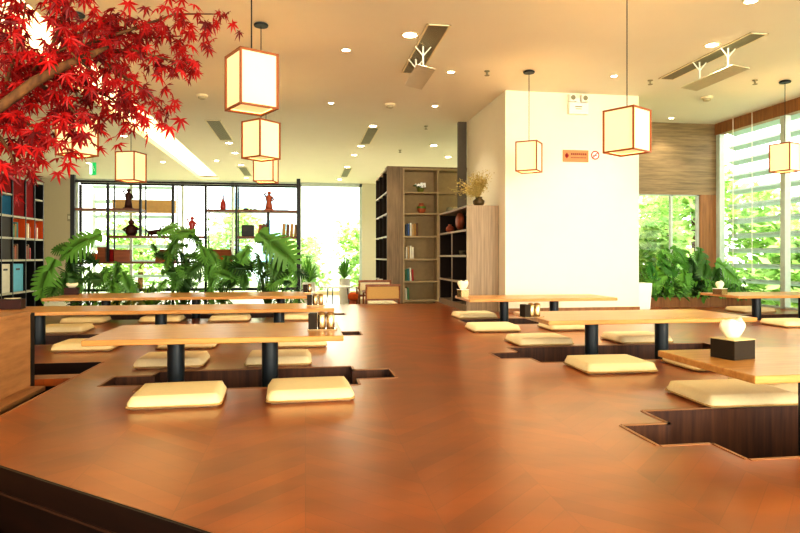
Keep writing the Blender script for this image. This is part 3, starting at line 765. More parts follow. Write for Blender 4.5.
b1.build('stems', M_YELFL, t, fix=False); b2.build('flower_heads', M_YELFL, t, fix=False)

# ================================================================ COLOURED BOOKCASE (side, far behind the maple)
CX = -4.86
def cY(px): return CX/math.tan(math.atan((px-400)/F)+YAW)
t = thing('cubby_bookcase', 'dark-framed cubby bookcase with red, blue and orange panels', 'bookcase', (CX, 0, FL))
Yv = [cY(-26), cY(-12), cY(1.5), cY(13), cY(26), cY(35), cY(43.5)]
CZ = [2.18, 1.50, 1.13, .755, .2, -.43]
oz = -FL
for y in Yv:
    b = MB(); b.box(-.32, 0, y-.014, y+.014, 0, oz+2.2); b.build('upright', M_BLACK, t)
for z in CZ:
    b = MB(); b.box(-.32, -.003, Yv[0], Yv[-1], oz+z-.018, oz+z+.018); b.build('shelf', M_GREY, t)
b = MB(); b.box(-.34, -.322, Yv[0], Yv[-1], 0, oz+2.2); b.build('back_panel', M_TAUPE, t)
def cub(i, z0, z1, m, lab, inset=.02):
    b = MB(); b.box(-inset-.012, -inset, Yv[i]+.022, Yv[i+1]-.022, oz+z0+.02, oz+z1-.02, .003); o_ = b.build('door_panel', m, t); o_['label'] = lab
b = MB()
for i, zz in ((2, 1.86), (5, 1.86)):
    b = MB(); b.box(-.32, -.004, Yv[i]+.021, Yv[i+1]-.021, oz+zz-.015, oz+zz+.015); b.build('shelf', M_GREY, t)
cub(3, 1.5, 2.18, M_CRIM, 'dark red panel, wider one'); cub(4, 1.5, 2.18, M_CRIM, 'dark red panel, narrower one')
cub(2, 1.5, 1.85, M_TEAL, 'blue panel'); cub(1, .755, 1.5, M_ORANGE, 'tall orange panel'); cub(2, .755, 1.5, M_BOX, 'dark brown panel'); cub(2, 1.87, 2.18, M_CRIM, 'dark red panel above the blue one')
cub(3, 1.13, 1.5, M_ORANGE, 'orange backing', .118); cub(4, 1.13, 1.5, M_ORANGE, 'orange backing', .118); cub(5, 1.13, 1.5, M_ORANGE, 'orange backing', .118)
for i in (3, 4, 5):
    b = MB(); b.box(-.117, -.006, Yv[i+1]-.024, Yv[i+1]-.0145, oz+1.15, oz+1.48); o_ = b.build('cubby_lining', M_ORANGE, t); o_['label'] = 'orange lining'
def bin_(i, m, label):
    y0, y1 = Yv[i]+.03, Yv[i+1]-.03
    t2 = thing('storage_box', label, 'storage box', (CX-.03, (y0+y1)/2, .219)); h_ = (y1-y0)/2
    b = MB(); b.box(-.25, 0, -h_, h_, 0, .48, .01); b.build('box_body', m, t2)
    b = MB(); b.box(.0005, .004, -.07, .07, .37, .40); b.build('handle_slot', M_BLACK, t2)
bin_(2, M_OFFW, 'off-white storage box with a dark handle slot in the cubby bookcase'); bin_(3, M_SKY, 'light blue storage box with a dark handle slot in the cubby bookcase')
def cbook(y, z, h, m, label):
    t2 = thing('book', label, 'book', (CX-.012, y, z), 0, 'books in the cubby bookcase')
    b = MB(); b.box(-.1, 0, -.02, .02, 0, h); b.build('cover', m, t2)
    b = MB(); b.box(-.096, -.004, -.016, .016, h, h+.0015); b.build('pages', M_PAPER, t2)
for i, z, cell_n, cs in ((3, 1.13, 'orange-backed cubby nearer the red panels\' wide door', (8, 6, 3)), (4, 1.13, 'orange-backed cubby under the narrow red panel', (4, 1, 7)), (5, 1.13, 'orange-backed end cubby', (2, 1)), (3, .755, 'low cubby above the blue storage box', (9, 7, 9)), (4, .755, 'low middle cubby above the big leaf', (7, 9, 2))):
    y = Yv[i]+.07
    for k, c in enumerate(cs):
        if y+.03 < Yv[i+1]-.02: cbook(y, z+.019, .2+.03*((k+i) % 3), BM[c], '%s book in the %s, %s in its row' % (BN[c], cell_n, ordn[k])); y += .065

# ================================================================ OPEN SCREEN SHELF
SY = 10.6
t = thing('screen_shelf', 'open dark display shelf dividing the room before the bright back windows', 'shelf', (0, SY, FL))
def sx(px): return at(px, SY)
def sz(px, py_): return zat(px, py_, SY)
o = -FL; DP = .34
Zt, Z1, Z2, Z3, Zb = 2.03, 1.585, 1.145, .725, .27
def post(px, z0, z1, y0=0, r=.019):
    b = MB(); b.box(sx(px)-r, sx(px)+r, y0-r, y0+r, o+z0, o+z1); b.build('upright', M_BLACK, t)
post(73, FL, 2.13, 0, .032); post(298.5, FL, 2.13, 0, .03)
for px, z0, z1 in ((108, Z3, Zt), (173, FL, Zt), (205.7, FL, Zt), (236.5, Z3, Zt), (140.5, Z2, Zt), (268, Z2, Z1)):
    post(px, z0+.016, z1-.021); post(px, z0+.016, z1-.021, DP, .01)
post(73, FL, Zt-.02, DP); post(298.5, FL, Zt-.02, DP)
def board(p0, p1, z, m=M_DARKWOOD):
    b = MB(); b.box(sx(p0), sx(p1), -.012, DP+.012, o+z-.02, o+z+.015); b.build('shelf_board', m, t)
for p0, p1, z in ((75, 140.5, Z1), (108, 173, Z2), (75, 205.5, Z3), (206, 297.5, Z1), (173, 206, Z2), (237, 297.5, Z2), (206, 237, Z3)): board(p0, p1, z)
for yy in (0, DP):
    b = MB(); b.box(sx(73), sx(298.5), yy-.015, yy+.015, o+Zt-.015, o+Zt+.015); b.build('top_rail', M_BLACK, t)
    b = MB(); b.box(sx(73), sx(298.5), yy-.015, yy+.015, o+Zb-.015, o+Zb+.015); b.build('low_rail', M_BLACK, t)
# contents
yS = SY+.12
def figurine(label, px, z, h, m, kind='standing'):
    t2 = thing('figurine', label, 'figurine', (at(px, yS), yS, z+.0155))
    b = MB(); b.box(-.18*h, .18*h, -.15*h, .15*h, 0, .06*h, .004); b.build('plinth', m, t2)
    b = MB()
    if kind == 'standing':
        b.lathe([(.15*h, .06*h), (.13*h, .25*h), (.10*h, .45*h), (.14*h, .62*h), (.12*h, .72*h), (.05*h, .8*h), (.04*h, .83*h)], 14)
        b.ball((0.01*h, 0, .9*h), .085*h)
        b.tube([(.12*h, 0, .7*h), (.2*h, -.05*h, .55*h), (.08*h, -.1*h, .48*h)], [.04*h, .035*h, .03*h], 7); b.tube([(-.12*h, 0, .7*h), (-.19*h, -.03*h, .82*h), (-.1*h, -.04*h, .95*h)], [.04*h, .035*h, .03*h], 7)
    else:
        b.lathe([(.2*h, .06*h), (.28*h, .2*h), (.26*h, .4*h), (.22*h, .55*h), (.1*h, .68*h)], 14)
        b.ball((0, 0, .8*h), .15*h); b.ball((0, 0, .95*h), .05*h)
        b.tube([(.22*h, 0, .5*h), (.36*h, -.08*h, .42*h), (.22*h, -.16*h, .32*h)], [.07*h, .06*h, .05*h], 7); b.tube([(-.22*h, 0, .5*h), (-.36*h, -.05*h, .36*h), (-.2*h, -.16*h, .26*h)], [.07*h, .06*h, .05*h], 7)
    b.build('figure', m, t2, True); t2.scale = (1.35, 1.3, 1.1)
figurine('slender dark standing figurine on the top board of the screen shelf', 128.5, Z1, .31, M_MAHOG)
figurine('squat dark figurine one board below the slender standing one', 131.3, Z2, .25, M_MAHOG, 'squat')
figurine('red-brown figurine standing above the leaves in the middle of the screen shelf', 192, Z2, .3, M_REDCER)
figurine('red-brown standing figurine on the top board near the end post', 269, Z1, .30, M_TERRA)
t2 = thing('reclining_figurine', 'long low dark carving on the board beside the squat figurine', 'figurine', (at(158.5, yS), yS, Z2+.0155))
b = MB(); b.tube([(-.15, 0, .05), (-.05, 0, .06), (.06, 0, .075), (.13, 0, .11)], [.035, .045, .04, .03], 9); b.ball((.16, 0, .14), .04)
for x in (-.14, -.09, .04, .09): b.tube([(x, 0, .05), (x-.015, -.03, .0)], [.018, .014], 6)
b.tube([(-.15, 0, .05), (-.19, 0, .1), (-.16, 0, .13)], [.015, .012, .008], 6); b.tube([(.02, 0, .1), (.04, 0, .15), (.1, 0, .17)], [.015, .013, .01], 6)
b.build('carving', M_MAHOG, t2, True)
vase('red_bottle', 'red long-necked bottle on the top board of the screen shelf', at(223, yS), yS, Z1+.0155, [(.04, 0), (.048, .04), (.045, .11), (.02, .16), (.012, .2), (.012, .25)], M_REDCER, 'bottle')
for px, r, lbx in ((246, .03, 'tiny dark pebble ornament on the top board, closest to the red bottle'), (251, .02, 'tiny flat ornament on the top board, in the middle of three'), (255, .022, 'tiny reddish ornament on the top board, closest to the standing red-brown figurine')):
    t2 = thing('pebble_ornament', lbx, 'ornament', (at(px, yS), yS, Z1+.0155)); b = MB(); b.ball((0, 0, r*.6), r, (1.6, 1, .6)); b.build('body', M_MAHOG, t2, True)
t2 = thing('black_box', 'square black box standing on the middle board of the screen shelf', 'box', (at(248, yS), yS, Z2+.0155))
b = MB(); b.box(-.1, .1, -.06, .06, 0, .19, .006); b.build('box_body', M_BLACK, t2); b = MB(); b.box(-.085, .085, -.063, -.0605, .015, .175); b.build('front_face', plain('charcoal_face', rgb(40, 42, 40), .6), t2)
for k in range(3):
    book(at(259+k*3.4, yS), yS-.06, Z2+.0155, .2+.012*k, .045, .15, BM[(7, 9, 7)[k]], '%s book leaning beside the black box, %s from the box' % (('rust', 'brown', 'rust-red')[k], ordn[k]), .14, 0, 'books on the screen shelf')
for k in range(4):
    book(at(283.5+k*3.9, yS), yS-.06, Z2+.0155, .215-.008*(k % 2), .05, .15, BM[(6, 9, 6, 4)[k]], '%s book by the end post of the screen shelf, %s from the inner upright' % (('ochre', 'brown', 'dull ochre', 'tan')[k], ordn[k]), .06, 0, 'books on the screen shelf')
def carton(name, label, p0, p1, z, h, m, tilt=0, cat='box'):
    w = at(p1, yS)-at(p0, yS)
    t2 = thing(name, label, cat, (at((p0+p1)/2, yS), yS, z+.0155))
    b = MB(); b.M = Matrix.Rotation(tilt, 4, 'X'); b.box(-w/2, w/2, -.07, .07, 0, h, .005); b.build('box_body', m, t2)
    b = MB(); b.M = Matrix.Rotation(tilt, 4, 'X'); b.box(-w/2-.004, w/2+.004, -.074, .074, h+.0005, h+.014, .003); b.build('lid', M_BROWNBOX, t2)
carton('orange_box', 'small orange box on the lowest board of the screen shelf', 91, 98, Z3, .12, M_ORANGE)
carton('brown_box', 'upright brown box next to the small orange one', 98.5, 107, Z3, .22, M_BROWNBOX)
carton('red_box', 'small red box between two brown ones on the lowest board', 109.5, 114.5, Z3, .19, M_CRIM)
carton('wide_box', 'wide brown wooden box on the lowest board, past the red one', 115, 131, Z3, .18, M_BROWNBOX)
# sloping display stands
for p0, p1, lbx in ((157, 176, 'sloping red-brown stand half hidden by leaves on the lowest board'), (208, 233, 'sloping brown tray with an orange front on the lowest board')):
    t2 = thing('display_stand', lbx, 'stand', (at((p0+p1)/2, yS), yS, Z3+.0155)); w = at(p1, yS)-at(p0, yS)
    b = MB(); vs = [b.v(p) for p in ((-w/2, -.11, 0), (w/2, -.11, 0), (w/2, .11, 0), (-w/2, .11, 0), (-w*.4, .05, .2), (w*.4, .05, .2), (w*.4, .09, .2), (-w*.4, .09, .2))]
    for q in ((0, 1, 2, 3), (4, 5, 6, 7), (0, 1, 5, 4), (1, 2, 6, 5), (2, 3, 7, 6), (3, 0, 4, 7)): b.f([vs[i] for i in q])
    b.build('stand_body', M_BROWNBOX, t2)
    b = MB(); b.box(-w/2, w/2, -.125, -.111, 0, .07); b.build('front_lip', M_ORANGE, t2)
# wall switch
t = thing('wall_switch', 'small pale switch plate on the back wall beside the screen shelf', 'switch', (at(69.5, 20.5), 20.5, zat(69, 221, 20.5)))
b = MB(); b.box(-.06, .06, -.02, 0, 0, .22, .004); b.build('plate', M_GREY, t); b = MB(); b.box(-.03, .03, -.026, -.0205, .06, .16); b.build('rocker', M_OFFW, t)

# ================================================================ PLANTS
def blade(mb, M, L, width):   # split monstera blade
    ts = [-.16, 0, .13, .26, .39, .52, .65, .78, .9, 1.0]
    n = len(ts)-1
    W = lambda t: width*max(0.03, math.sin(PI*min(1, max(0, (t+.24)/1.26)))**.7)
    def pt(t, s, f):
        y = s*W(t)*f; x = t+.2*f
        if t < 0: x = t*(1+.3*f)
        z = -.3*max(0, x)**2-.36*(y*y)/max(width, .01)+.04*f
        return M @ Vector((x*L, y*L, z*L))
    mids = [mb.bm.verts.new(pt(t, 0, 0)) for t in ts]
    for s in (-1, 1):
        inner = [mb.bm.verts.new(pt(t, s, .36)) for t in ts]
        for i in range(n):
            t0, t1 = ts[i], ts[i+1]
            mb.f([mids[i], mids[i+1], inner[i+1], inner[i]])
            g_ = .2*(t1-t0)
            m0, m1 = mb.bm.verts.new(pt(t0+g_*.7, s, .7)), mb.bm.verts.new(pt(t1-g_*.7, s, .7))
            o0, o1 = mb.bm.verts.new(pt(t0+g_*1.4, s, .98)), mb.bm.verts.new(pt(t1-g_*1.6, s, 1.03))
            mb.f([inner[i], inner[i+1], m1, m0]); mb.f([m0, m1, o1, o0])
def facing(p, rnd):   # a leaf that turns its face out into the room
    a = rnd.uniform(-.7, PI+.7)
    X = Vector((math.cos(a), rnd.uniform(-.6, .1), -math.sin(a)*.9)).normalized()
    Zn = Vector((rnd.uniform(-.4, .4), -.8, .65)); Zn = (Zn-X*Zn.dot(X)).normalized(); Y = Zn.cross(X)
    return Matrix.Translation(p) @ Matrix(((X.x, Y.x, Zn.x, 0), (X.y, Y.y, Zn.y, 0), (X.z, Y.z, Zn.z, 0), (0, 0, 0, 1)))
def monstera(label, x, y, z, leaves, seed, mat=M_GREEN, group='leafy plants in the planters'):
    """leaves: (dx, dy, dz, size) relative to the root"""
    rnd = random.Random(seed)
    t = thing('monstera_plant', label, 'plant', (x, y, z), 0, group)
    fol, stm = MB(), MB()
    for dx, dy, dz, L, *ang in leaves:
        if ang:      # one big leaf facing the room
            tip = Vector((dx, dy, dz)); stm.tube([(0, 0, 0), (dx*.3, dy*.3, dz*.8), tip], [.011, .009, .006], 6)
            X = Vector((math.cos(ang[0]), -.15, -math.sin(ang[0]))).normalized(); Zn = Vector((0, -.85, .5)); Zn = (Zn-X*Zn.dot(X)).normalized(); Y = Zn.cross(X)
            blade(fol, Matrix.Translation(tip) @ Matrix(((X.x, Y.x, Zn.x, 0), (X.y, Y.y, Zn.y, 0), (X.z, Y.z, Zn.z, 0), (0, 0, 0, 1))), L, .5)
            continue
        tip = Vector((dx, dy, dz)); az = -PI/2+max(-1, min(1, dx*1.6))+rnd.uniform(-.8, .8)
        mid = Vector((dx*.35, dy*.35, dz*.75+.05))
        stm.tube([(0, 0, 0), mid, tip], [.011, .009, .006], 6)
        M = Matrix.Translation(tip) @ Matrix.Rotation(az, 4, 'Z') @ Matrix.Rotation(rnd.uniform(.5, 1.15), 4, 'Y') @ Matrix.Rotation(rnd.uniform(-.6, .6), 4, 'X')
        if rnd.random() < .6: M = facing(tip, rnd)
        blade(fol, M, L*(.88 if x > 3 else .84), rnd.uniform(.46, .56))
        for q in range(4 if x > 3 else 2):
            tp = tip+Vector((rnd.gauss(0, .1), rnd.uniform(0, .2), -rnd.uniform(.02, .2)))
            stm.tube([(0, 0, 0), (tp.x*.4, tp.y*.4, tp.z*.7), tp], [.008, .007, .004], 5)
            M = Matrix.Translation(tp) @ Matrix.Rotation(rnd.uniform(-PI, 0), 4, 'Z') @ Matrix.Rotation(rnd.uniform(.1, 1.2), 4, 'Y') @ Matrix.Rotation(rnd.uniform(-.7, .7), 4, 'X')
            if rnd.random() < .6: M = facing(tp, rnd)
            blade(fol, M, L*rnd.uniform(.35, .66), rnd.uniform(.4, .54))
    fol.build('foliage', mat, t, True, fix=False); stm.build('stems', M_STEM, t, True)
    return t
def strap_plant(label, x, y, z, n, L, seed, mat, up=.9, w=.022, pot=None, name='palm_plant', group='leafy plants in the planters'):
    rnd = random.Random(seed); t = thing(name, label, 'plant', (x, y, z), 0, group)
    b = MB(); z0 = pot or 0
    for k in range(n):
        a = rnd.uniform(0, 2*PI); l = L*rnd.uniform(.65, 1.05); e_ = rnd.uniform(.1, 1.1)*up
        dv = Vector((math.cos(a)*math.sin(e_), math.sin(a)*math.sin(e_), math.cos(e_))); sd = Vector((-math.sin(a), math.cos(a), 0))
        prev = None
        for q in range(6):
            f_ = q/5; p = Vector((0, 0, z0))+dv*l*f_+Vector((0, 0, -.55*l*f_*f_*math.sin(e_))); ww = w*math.sin(PI*min(.98, .12+f_*.86))+.002
            cur = (b.bm.verts.new(p-sd*ww), b.bm.verts.new(p+sd*ww))
            if prev: b.f([prev[0], prev[1], cur[1], cur[0]])
            prev = cur
    b.build('foliage', mat, t, True, fix=False)
    return t
def bushy(label, x, y, z, n, r, h, s, seed, mat, name='leafy_plant', group='leafy plants in the planters'):
    rnd = random.Random(seed); t = thing(name, label, 'plant', (x, y, z), 0, group)
    b, stm = MB(), MB()
    for k in range(n):
        a = rnd.uniform(0, 2*PI); rr_ = r*math.sqrt(rnd.random()); hh = h*rnd.uniform(.15, 1)*(1-.4*(rr_/r)**2)
        p = Vector((rr_*math.cos(a), rr_*math.sin(a), hh)); ss = s*rnd.uniform(.6, 1.2)
        M = Matrix.Translation(p) @ Matrix.Rotation(a+rnd.uniform(-.6, .6), 4, 'Z') @ Matrix.Rotation(rnd.uniform(-.2, 1.0), 4, 'Y') @ Matrix.Rotation(rnd.uniform(-.5, .5), 4, 'X')
        L_ = [(0, 0, 0), (.35, .2, .03), (.7, .17, 0), (1, 0, -.12), (.7, -.17, 0), (.35, -.2, .03)]
        vs = [b.bm.verts.new(M @ (Vector(q)*ss)) for q in L_]; c = b.bm.verts.new(M @ Vector((ss*.5, 0, -.03*ss)))
        for q in range(6): b.f([vs[q], vs[(q+1) % 6], c])
        if k % 6 == 0: stm.tube([(0, 0, 0), (p.x*.3, p.y*.3, p.z*.6), p], [.006, .005, .003], 4)
    b.build('foliage', mat, t, True, fix=False); stm.build('stems', M_STEM, t)
    return t
# planter trough in front of the screen shelf
PX0, PX1 = -4.1, .02
t = thing('planter_trough', 'long dark planter trough between the far table and the screen shelf', 'planter', ((PX0+PX1)/2, 10.15, FL))
w = (PX1-PX0)/2
b = MB(); b.box(-w, w, -.32, -.30, 0, .42); b.box(-w, w, .30, .32, 0, .42); b.box(-w, -w+.02, -.30, .30, 0, .42); b.box(w-.02, w, -.30, .30, 0, .42); b.build('trough_body', M_BOX, t)
b = MB(); b.box(-w+.021, w-.021, -.299, .299, .3, .38); b.build('soil_bed', M_SOIL, t)
PZ = -.07; PYc = 10.1
def mleaf(cx, specs, Y=PYc, z0=PZ):  # picture targets for leaf bases -> offsets
    out = []
    for px, py_, L, dy, *ang in specs:
        out.append((at(px, Y+dy)-cx, dy, zat(px, py_, Y+dy)-z0, L, *ang))
    return out
def msta(label, px, specs, seed, mat=M_GREEN, Y=PYc, z0=PZ):
    x = at(px, Y); return monstera(label, x, Y, z0, mleaf(x, specs, Y, z0), seed, mat)
msta('monstera with one big split leaf hanging over the planter end near the cubby bookcase', 78, [(52, 264, .5, -.4, 2.0), (66, 276, .34, -.3), (70, 258, .3, -.1), (60, 280, .34, -.28), (82, 280, .3, -.2)], 1)
msta('tall monstera whose dark split leaf crosses the end post of the screen shelf', 88, [(96, 236, .5, -.35, 2.75), (72, 246, .32, -.2), (95, 262, .3, -.1), (90, 274, .3, -.2), (105, 278, .3, -.2)], 2)
msta('dark monstera under the boxes on the screen shelf', 116, [(106, 270, .32, -.15), (118, 264, .30, -.1), (124, 274, .32, -.2), (112, 282, .3, -.2), (132, 282, .3, -.15)], 3)
bushy('yellow-green leafy plant in front of the wide brown box', at(132, 10.0), 10.0, PZ, 70, .27, .52, .17, 4, M_OLIVE)
strap_plant('bright green strappy plant under the reclining carving', at(150, 10.0), 10.0, PZ, 60, .5, 5, M_LIME, .85, .022, None, 'strap_leaf_plant')
msta('tall bright-leaved monstera below the red-brown figurine', 184, [(160, 234, .32, -.1), (176, 240, .36, -.15), (192, 232, .36, -.1), (200, 244, .36, -.15), (170, 252, .34, -.2), (188, 256, .34, -.2), (204, 262, .34, -.2), (178, 270, .32, -.2), (196, 276, .32, -.22), (164, 272, .3, -.22), (210, 250, .3, -.1)], 6, M_GREEN)
bushy('small reddish-green plant low in the planter beside the strappy one', at(166, 9.95), 9.95, PZ, 60, .22, .42, .15, 7, M_GREEN)
msta('low monstera in front of the sloping brown tray', 222, [(212, 262, .32, -.15), (226, 258, .32, -.1), (236, 264, .34, -.15), (216, 274, .32, -.2), (232, 278, .32, -.22), (244, 272, .3, -.15)], 8)
msta('broad monstera with a long leaf sweeping past the screen end post', 268, [(248, 248, .34, -.1), (262, 240, .36, -.1), (264, 236, .6, -.3, .6), (286, 250, .3, -.15), (258, 256, .36, -.2), (276, 258, .36, -.2), (292, 262, .34, -.2), (250, 268, .34, -.2), (266, 274, .34, -.2), (284, 276, .34, -.22), (240, 256, .3, -.12)], 9)
bushy('fine-leaved bushy plant at the end of the planter beside the table caddies', at(290, 10.0), 10.0, PZ, 110, .3, .48, .13, 10, M_GREEN)
bushy('dark undergrowth plant in the middle of the planter, beneath the tall bright monstera', at(205, 9.98), 9.98, PZ, 110, .34, .4, .14, 11, M_GREEN)
bushy('dark undergrowth plant in the planter behind the far tissue box', at(98, 9.98), 9.98, PZ, 90, .34, .4, .14, 12, M_GREEN)
# corner planting by the slatted glass
t = thing('planter_box', 'low wooden planter box in the window corner', 'planter', (6.1, 9.6, 0))
b = MB(); b.box(-1.05, 1.25, -.35, -.33, 0, .16); b.box(-1.05, 1.25, .33, .35, 0, .16); b.box(-1.05, -1.03, -.33, .33, 0, .16); b.box(1.23, 1.25, -.33, .33, 0, .16); b.build('box_body', M_COLWOOD, t)
b = MB(); b.box(-1.029, 1.229, -.329, .329, .02, .13); b.build('soil_bed', M_SOIL, t)
RY = 9.55; RZ = .13
def rst(label, px, specs, seed, mat=M_GREEN): return msta(label, px, specs, seed, mat, RY, RZ)
rst('monstera in the window corner with small dark upper leaves beside the pillar', 668, [(664, 252, .28, -.1), (674, 248, .3, -.1), (660, 264, .32, -.15), (676, 262, .34, -.15), (668, 274, .34, -.2), (654, 276, .3, -.2), (684, 272, .32, -.2), (650, 264, .26, -.15)], 21, M_BRIGHT)
rst('monstera in the middle of the window corner planting', 696, [(688, 252, .32, -.1), (700, 250, .3, -.1), (694, 264, .34, -.15), (706, 262, .32, -.15), (690, 276, .34, -.2), (704, 278, .34, -.2), (684, 282, .3, -.2)], 22, M_GREEN)
rst('monstera with a large dark split leaf beside the timber column', 724, [(720, 264, .46, -.3, .55), (718, 266, .3, -.1), (722, 280, .34, -.2), (712, 284, .3, -.2), (734, 286, .28, -.2)], 23, M_GREEN)
bushy('pale green leafy plant against the white pillar edge', at(650, 9.6), 9.6, RZ, 110, .26, .72, .14, 24, M_LIME)
bushy('low bright bushy plant in front of the window corner planting', at(664, 9.4), 9.4, RZ, 130, .34, .42, .13, 25, M_BRIGHT)
bushy('low dense bushy plant under the far end of the window table', at(700, 9.42), 9.42, RZ, 130, .38, .38, .13, 26, M_BRIGHT)
bushy('low bushy plant under the window table beside its slate leg', at(732, 9.42), 9.42, RZ, 110, .34, .36, .13, 27, M_GREEN)

# ================================================================ TABLE ITEMS
def tissue_box(label, x, y, z, rz, w, d, h, body, topm, tall=.085):
    t = thing('tissue_box', label, 'tissue box', (x, y, z), rz, 'tissue boxes on the low tables')
    b = MB(); b.box(-w/2, w/2, -d/2, d/2, 0, h-.004, .002); b.build('box_body', body, t)
    b = MB(); b.box(-w/2-.002, w/2+.002, -d/2-.002, d/2+.002, h-.0035, h+.002, .001); b.build('lid', topm, t)
    b = MB(); n = 22; rnd = random.Random(int(x*100)); rings = []
    for q in range(6):
        f_ = q/5; ring = []
        for k in range(n):
            a = 2*PI*k/n; rad = .03+.03*math.sin(PI*min(1, f_*.72))+.004*f_*math.sin(3*a+1)+.003*f_*math.sin(7*a)
            zz = h+.002+tall*(f_**.9)*(1+(.12*math.sin(2*a+.6)+.05*math.sin(5*a))*f_)
            ring.append(b.bm.verts.new((rad*math.cos(a)*1.25, rad*math.sin(a)*.8, zz)))
        rings.append(ring)
    for r0, r1 in zip(rings, rings[1:]):
        for k in range(n): b.f([r0[k], r0[(k+1) % n], r1[(k+1) % n], r1[k]])
    b.f(list(rings[0])); c = b.bm.verts.new((0, 0, h+tall*.9))
    for k in range(n): b.f([rings[-1][k], rings[-1][(k+1) % n], c])
    b.build('tissue', M_TISSUE, t, True, fix=True)
    return t
tissue_box('big dark brown tissue box with a white tissue on the table at the picture edge', 2.16, 2.875, TT, math.radians(15), .15, .14, .1, M_BOX, M_BOXTOP, .09)
tissue_box('small brown tissue box at the planting end of the farthest long table', at(70.5, 8.9), 8.95, TT, .2, .17, .14, .09, M_MAHOG, M_MAHOG, .06)
tissue_box('brown tissue box on the long middle table beside the bench panel', at(12, 6.6), 6.6, TT, .1, .2, .14, .095, M_MAHOG, M_MAHOG, .01)
tissue_box('pale metal tissue box on the table beside the low bookcase', at(463, 7.6), 7.6, TT, .3, .11, .11, .1, M_STEEL, M_WHITE, .1)
tissue_box('silver tissue box on the window table before the plants', at(720, 7.65), 7.65, TT, .5, .15, .13, .08, M_STEEL, M_WHITE, .09)
def caddy(label, x, y, z, rz, n, s=1):
    t = thing('condiment_caddy', label, 'caddy', (x, y, z), rz, 'condiment caddies on the low tables')
    b = MB(); b.box(-.115*s, .085*s, -.055*s, .055*s, 0, .008, .002); b.build('tray', M_STEEL, t)
    b = MB(); b.box(-.11*s, -.055*s, -.045*s, .045*s, .0085, .115*s, .003); b.build('menu_block', M_BOX, t)
    for k in range(n):
        cx = -.02*s+k*.062*s
        b = MB(); b.lathe([(.026*s, .0085), (.029*s, .02), (.029*s, .105*s), (.026*s, .11*s)], 18, (cx, 0)); j = b.build('canister', M_STEEL, t, True)
        b = MB(); b.lathe([(.027*s, .1105*s), (.027*s, .12*s), (.008*s, .128*s)], 18, (cx, 0)); b.build('lid', plain('canister_lid', rgb(160, 120, 70), .35, .6), j, True)
    return t
caddy('metal caddy of canisters on the end of the lantern table', at(324.5, 4.42), 4.42, TT, -.1, 2, 1)
caddy('metal caddy of canisters on the end of the long middle table', at(317, 6.6), 6.6, TT, 0, 2, .95)
caddy('metal caddy with dark menu block on the pillar table', at(533, 5.05), 5.05, TT, .2, 2, .95)
caddy('dark caddy at the end of the farthest long table, before the potted palm', at(311, 8.9), 8.9, TT, .1, 1, 1)

# ================================================================ FAR SEATING
def armchair(label, x, y, rz, wood_m, seat_m, back_m, w=.62, cane=True):
    t = thing('armchair', label, 'chair', (x, y, FL), rz, 'armchairs beyond the platform')
    a = w/2
    for sx_ in (-1, 1):
        for sy2, hh in ((-1, .78), (1, .62)):
            b = MB(); b.tube([(sx_*(a-.02), sy2*.27, 0), (sx_*(a-.02), sy2*.27, hh*.55), (sx_*(a-.02), sy2*(.27 if sy2 > 0 else .31), hh)], [.016, .02, .018], 8); b.build('leg', wood_m, t, True)
        b = MB(); b.box(sx_*(a-.02)-.025, sx_*(a-.02)+.025, -.26, .3, .62, .65, .008); b.build('armrest', wood_m, t)
    b = MB(); b.box(-a+.03, a-.03, -.27, .28, .3, .34); b.build('seat_frame', wood_m, t)
    b = MB(); b.box(-a+.04, a-.04, -.26, .28, .341, .46, .03, 3); b.build('seat_cushion', seat_m, t, True)
    b = MB(); b.box(-a, a, -.33, -.29, .745, .785, .008); b.box(-a, a, -.32, -.28, .50, .53, .006); b.build('back_rail', wood_m, t)
    b = MB(); b.box(-a+.03, a-.03, -.312, -.298, .531, .744); b.build('back_panel', back_m, t)
    return t
M_CANE = plain('woven_cane', rgb(206, 166, 96), .7, var=.25, scale=90)
M_CHAIRW = wood('chair_wood', rgb(120, 66, 28), rgb(160, 96, 46), (3, 3, 3), 3, .4)
armchair('wooden armchair with a woven cane back and pale seat cushion', at(383, 10.8), 11.1, 0, M_CHAIRW, M_CREAM, M_CANE)
t = armchair('cream upholstered armchair directly behind the cane-backed one', at(375, 11.5), 11.82, 0, M_CHAIRW, M_CREAM, M_CREAM, .62)
t.scale = (1, 1, 1.06)
t = thing('round_side_table', 'thin-legged white side table beyond the tables, under the potted palm', 'table', (at(336, 13.0), 13.0, FL))
b = MB(); b.lathe([(.36, .625), (.37, .635), (.37, .645), (.36, .65)], 32); b.build('tabletop', M_WHITE, t)
for k in range(3):
    a = 2*PI*k/3+.2; b = MB(); b.tube([(.24*math.cos(a), .24*math.sin(a), .624), (.32*math.cos(a), .32*math.sin(a), 0)], .011, 8); b.build('leg', M_SLATE, t)
t = thing('orange_stool', 'small round orange stool beside the cane armchair', 'stool', (at(355.5, 12.2), 12.2, FL))
b = MB(); b.lathe([(.09, .0), (.12, .04), (.13, .25), (.12, .42)], 20); b.build('base', M_TERRA, t, True)
b = MB(); b.lathe([(.12, .421), (.15, .44), (.15, .52), (.1, .56)], 22); b.build('seat', M_ORANGE, t, True)
def potted(label, px, Y, zb, potH, potR, mat, seed, L):
    t = strap_plant(label, at(px, Y), Y, zb, 110, L*1.15, seed, mat, .8, .013, potH, 'potted_palm', 'potted palms by the bare window')
    b = MB(); b.lathe([(potR*.75, 0), (potR, potH*.6), (potR*1.02, potH), (potR*.85, potH), (potR*.8, potH-.03)], 22); b.build('pot', M_WHITE, t, True)
    return t
potted('spiky potted palm in a tall pale pot behind the side table', 344.5, 13.8, FL, .78, .12, M_BRIGHT, 31, .5)
potted('spiky potted palm beside the end post of the screen shelf', 309, 12.8, FL, .74, .13, M_BRIGHT, 32, .52)

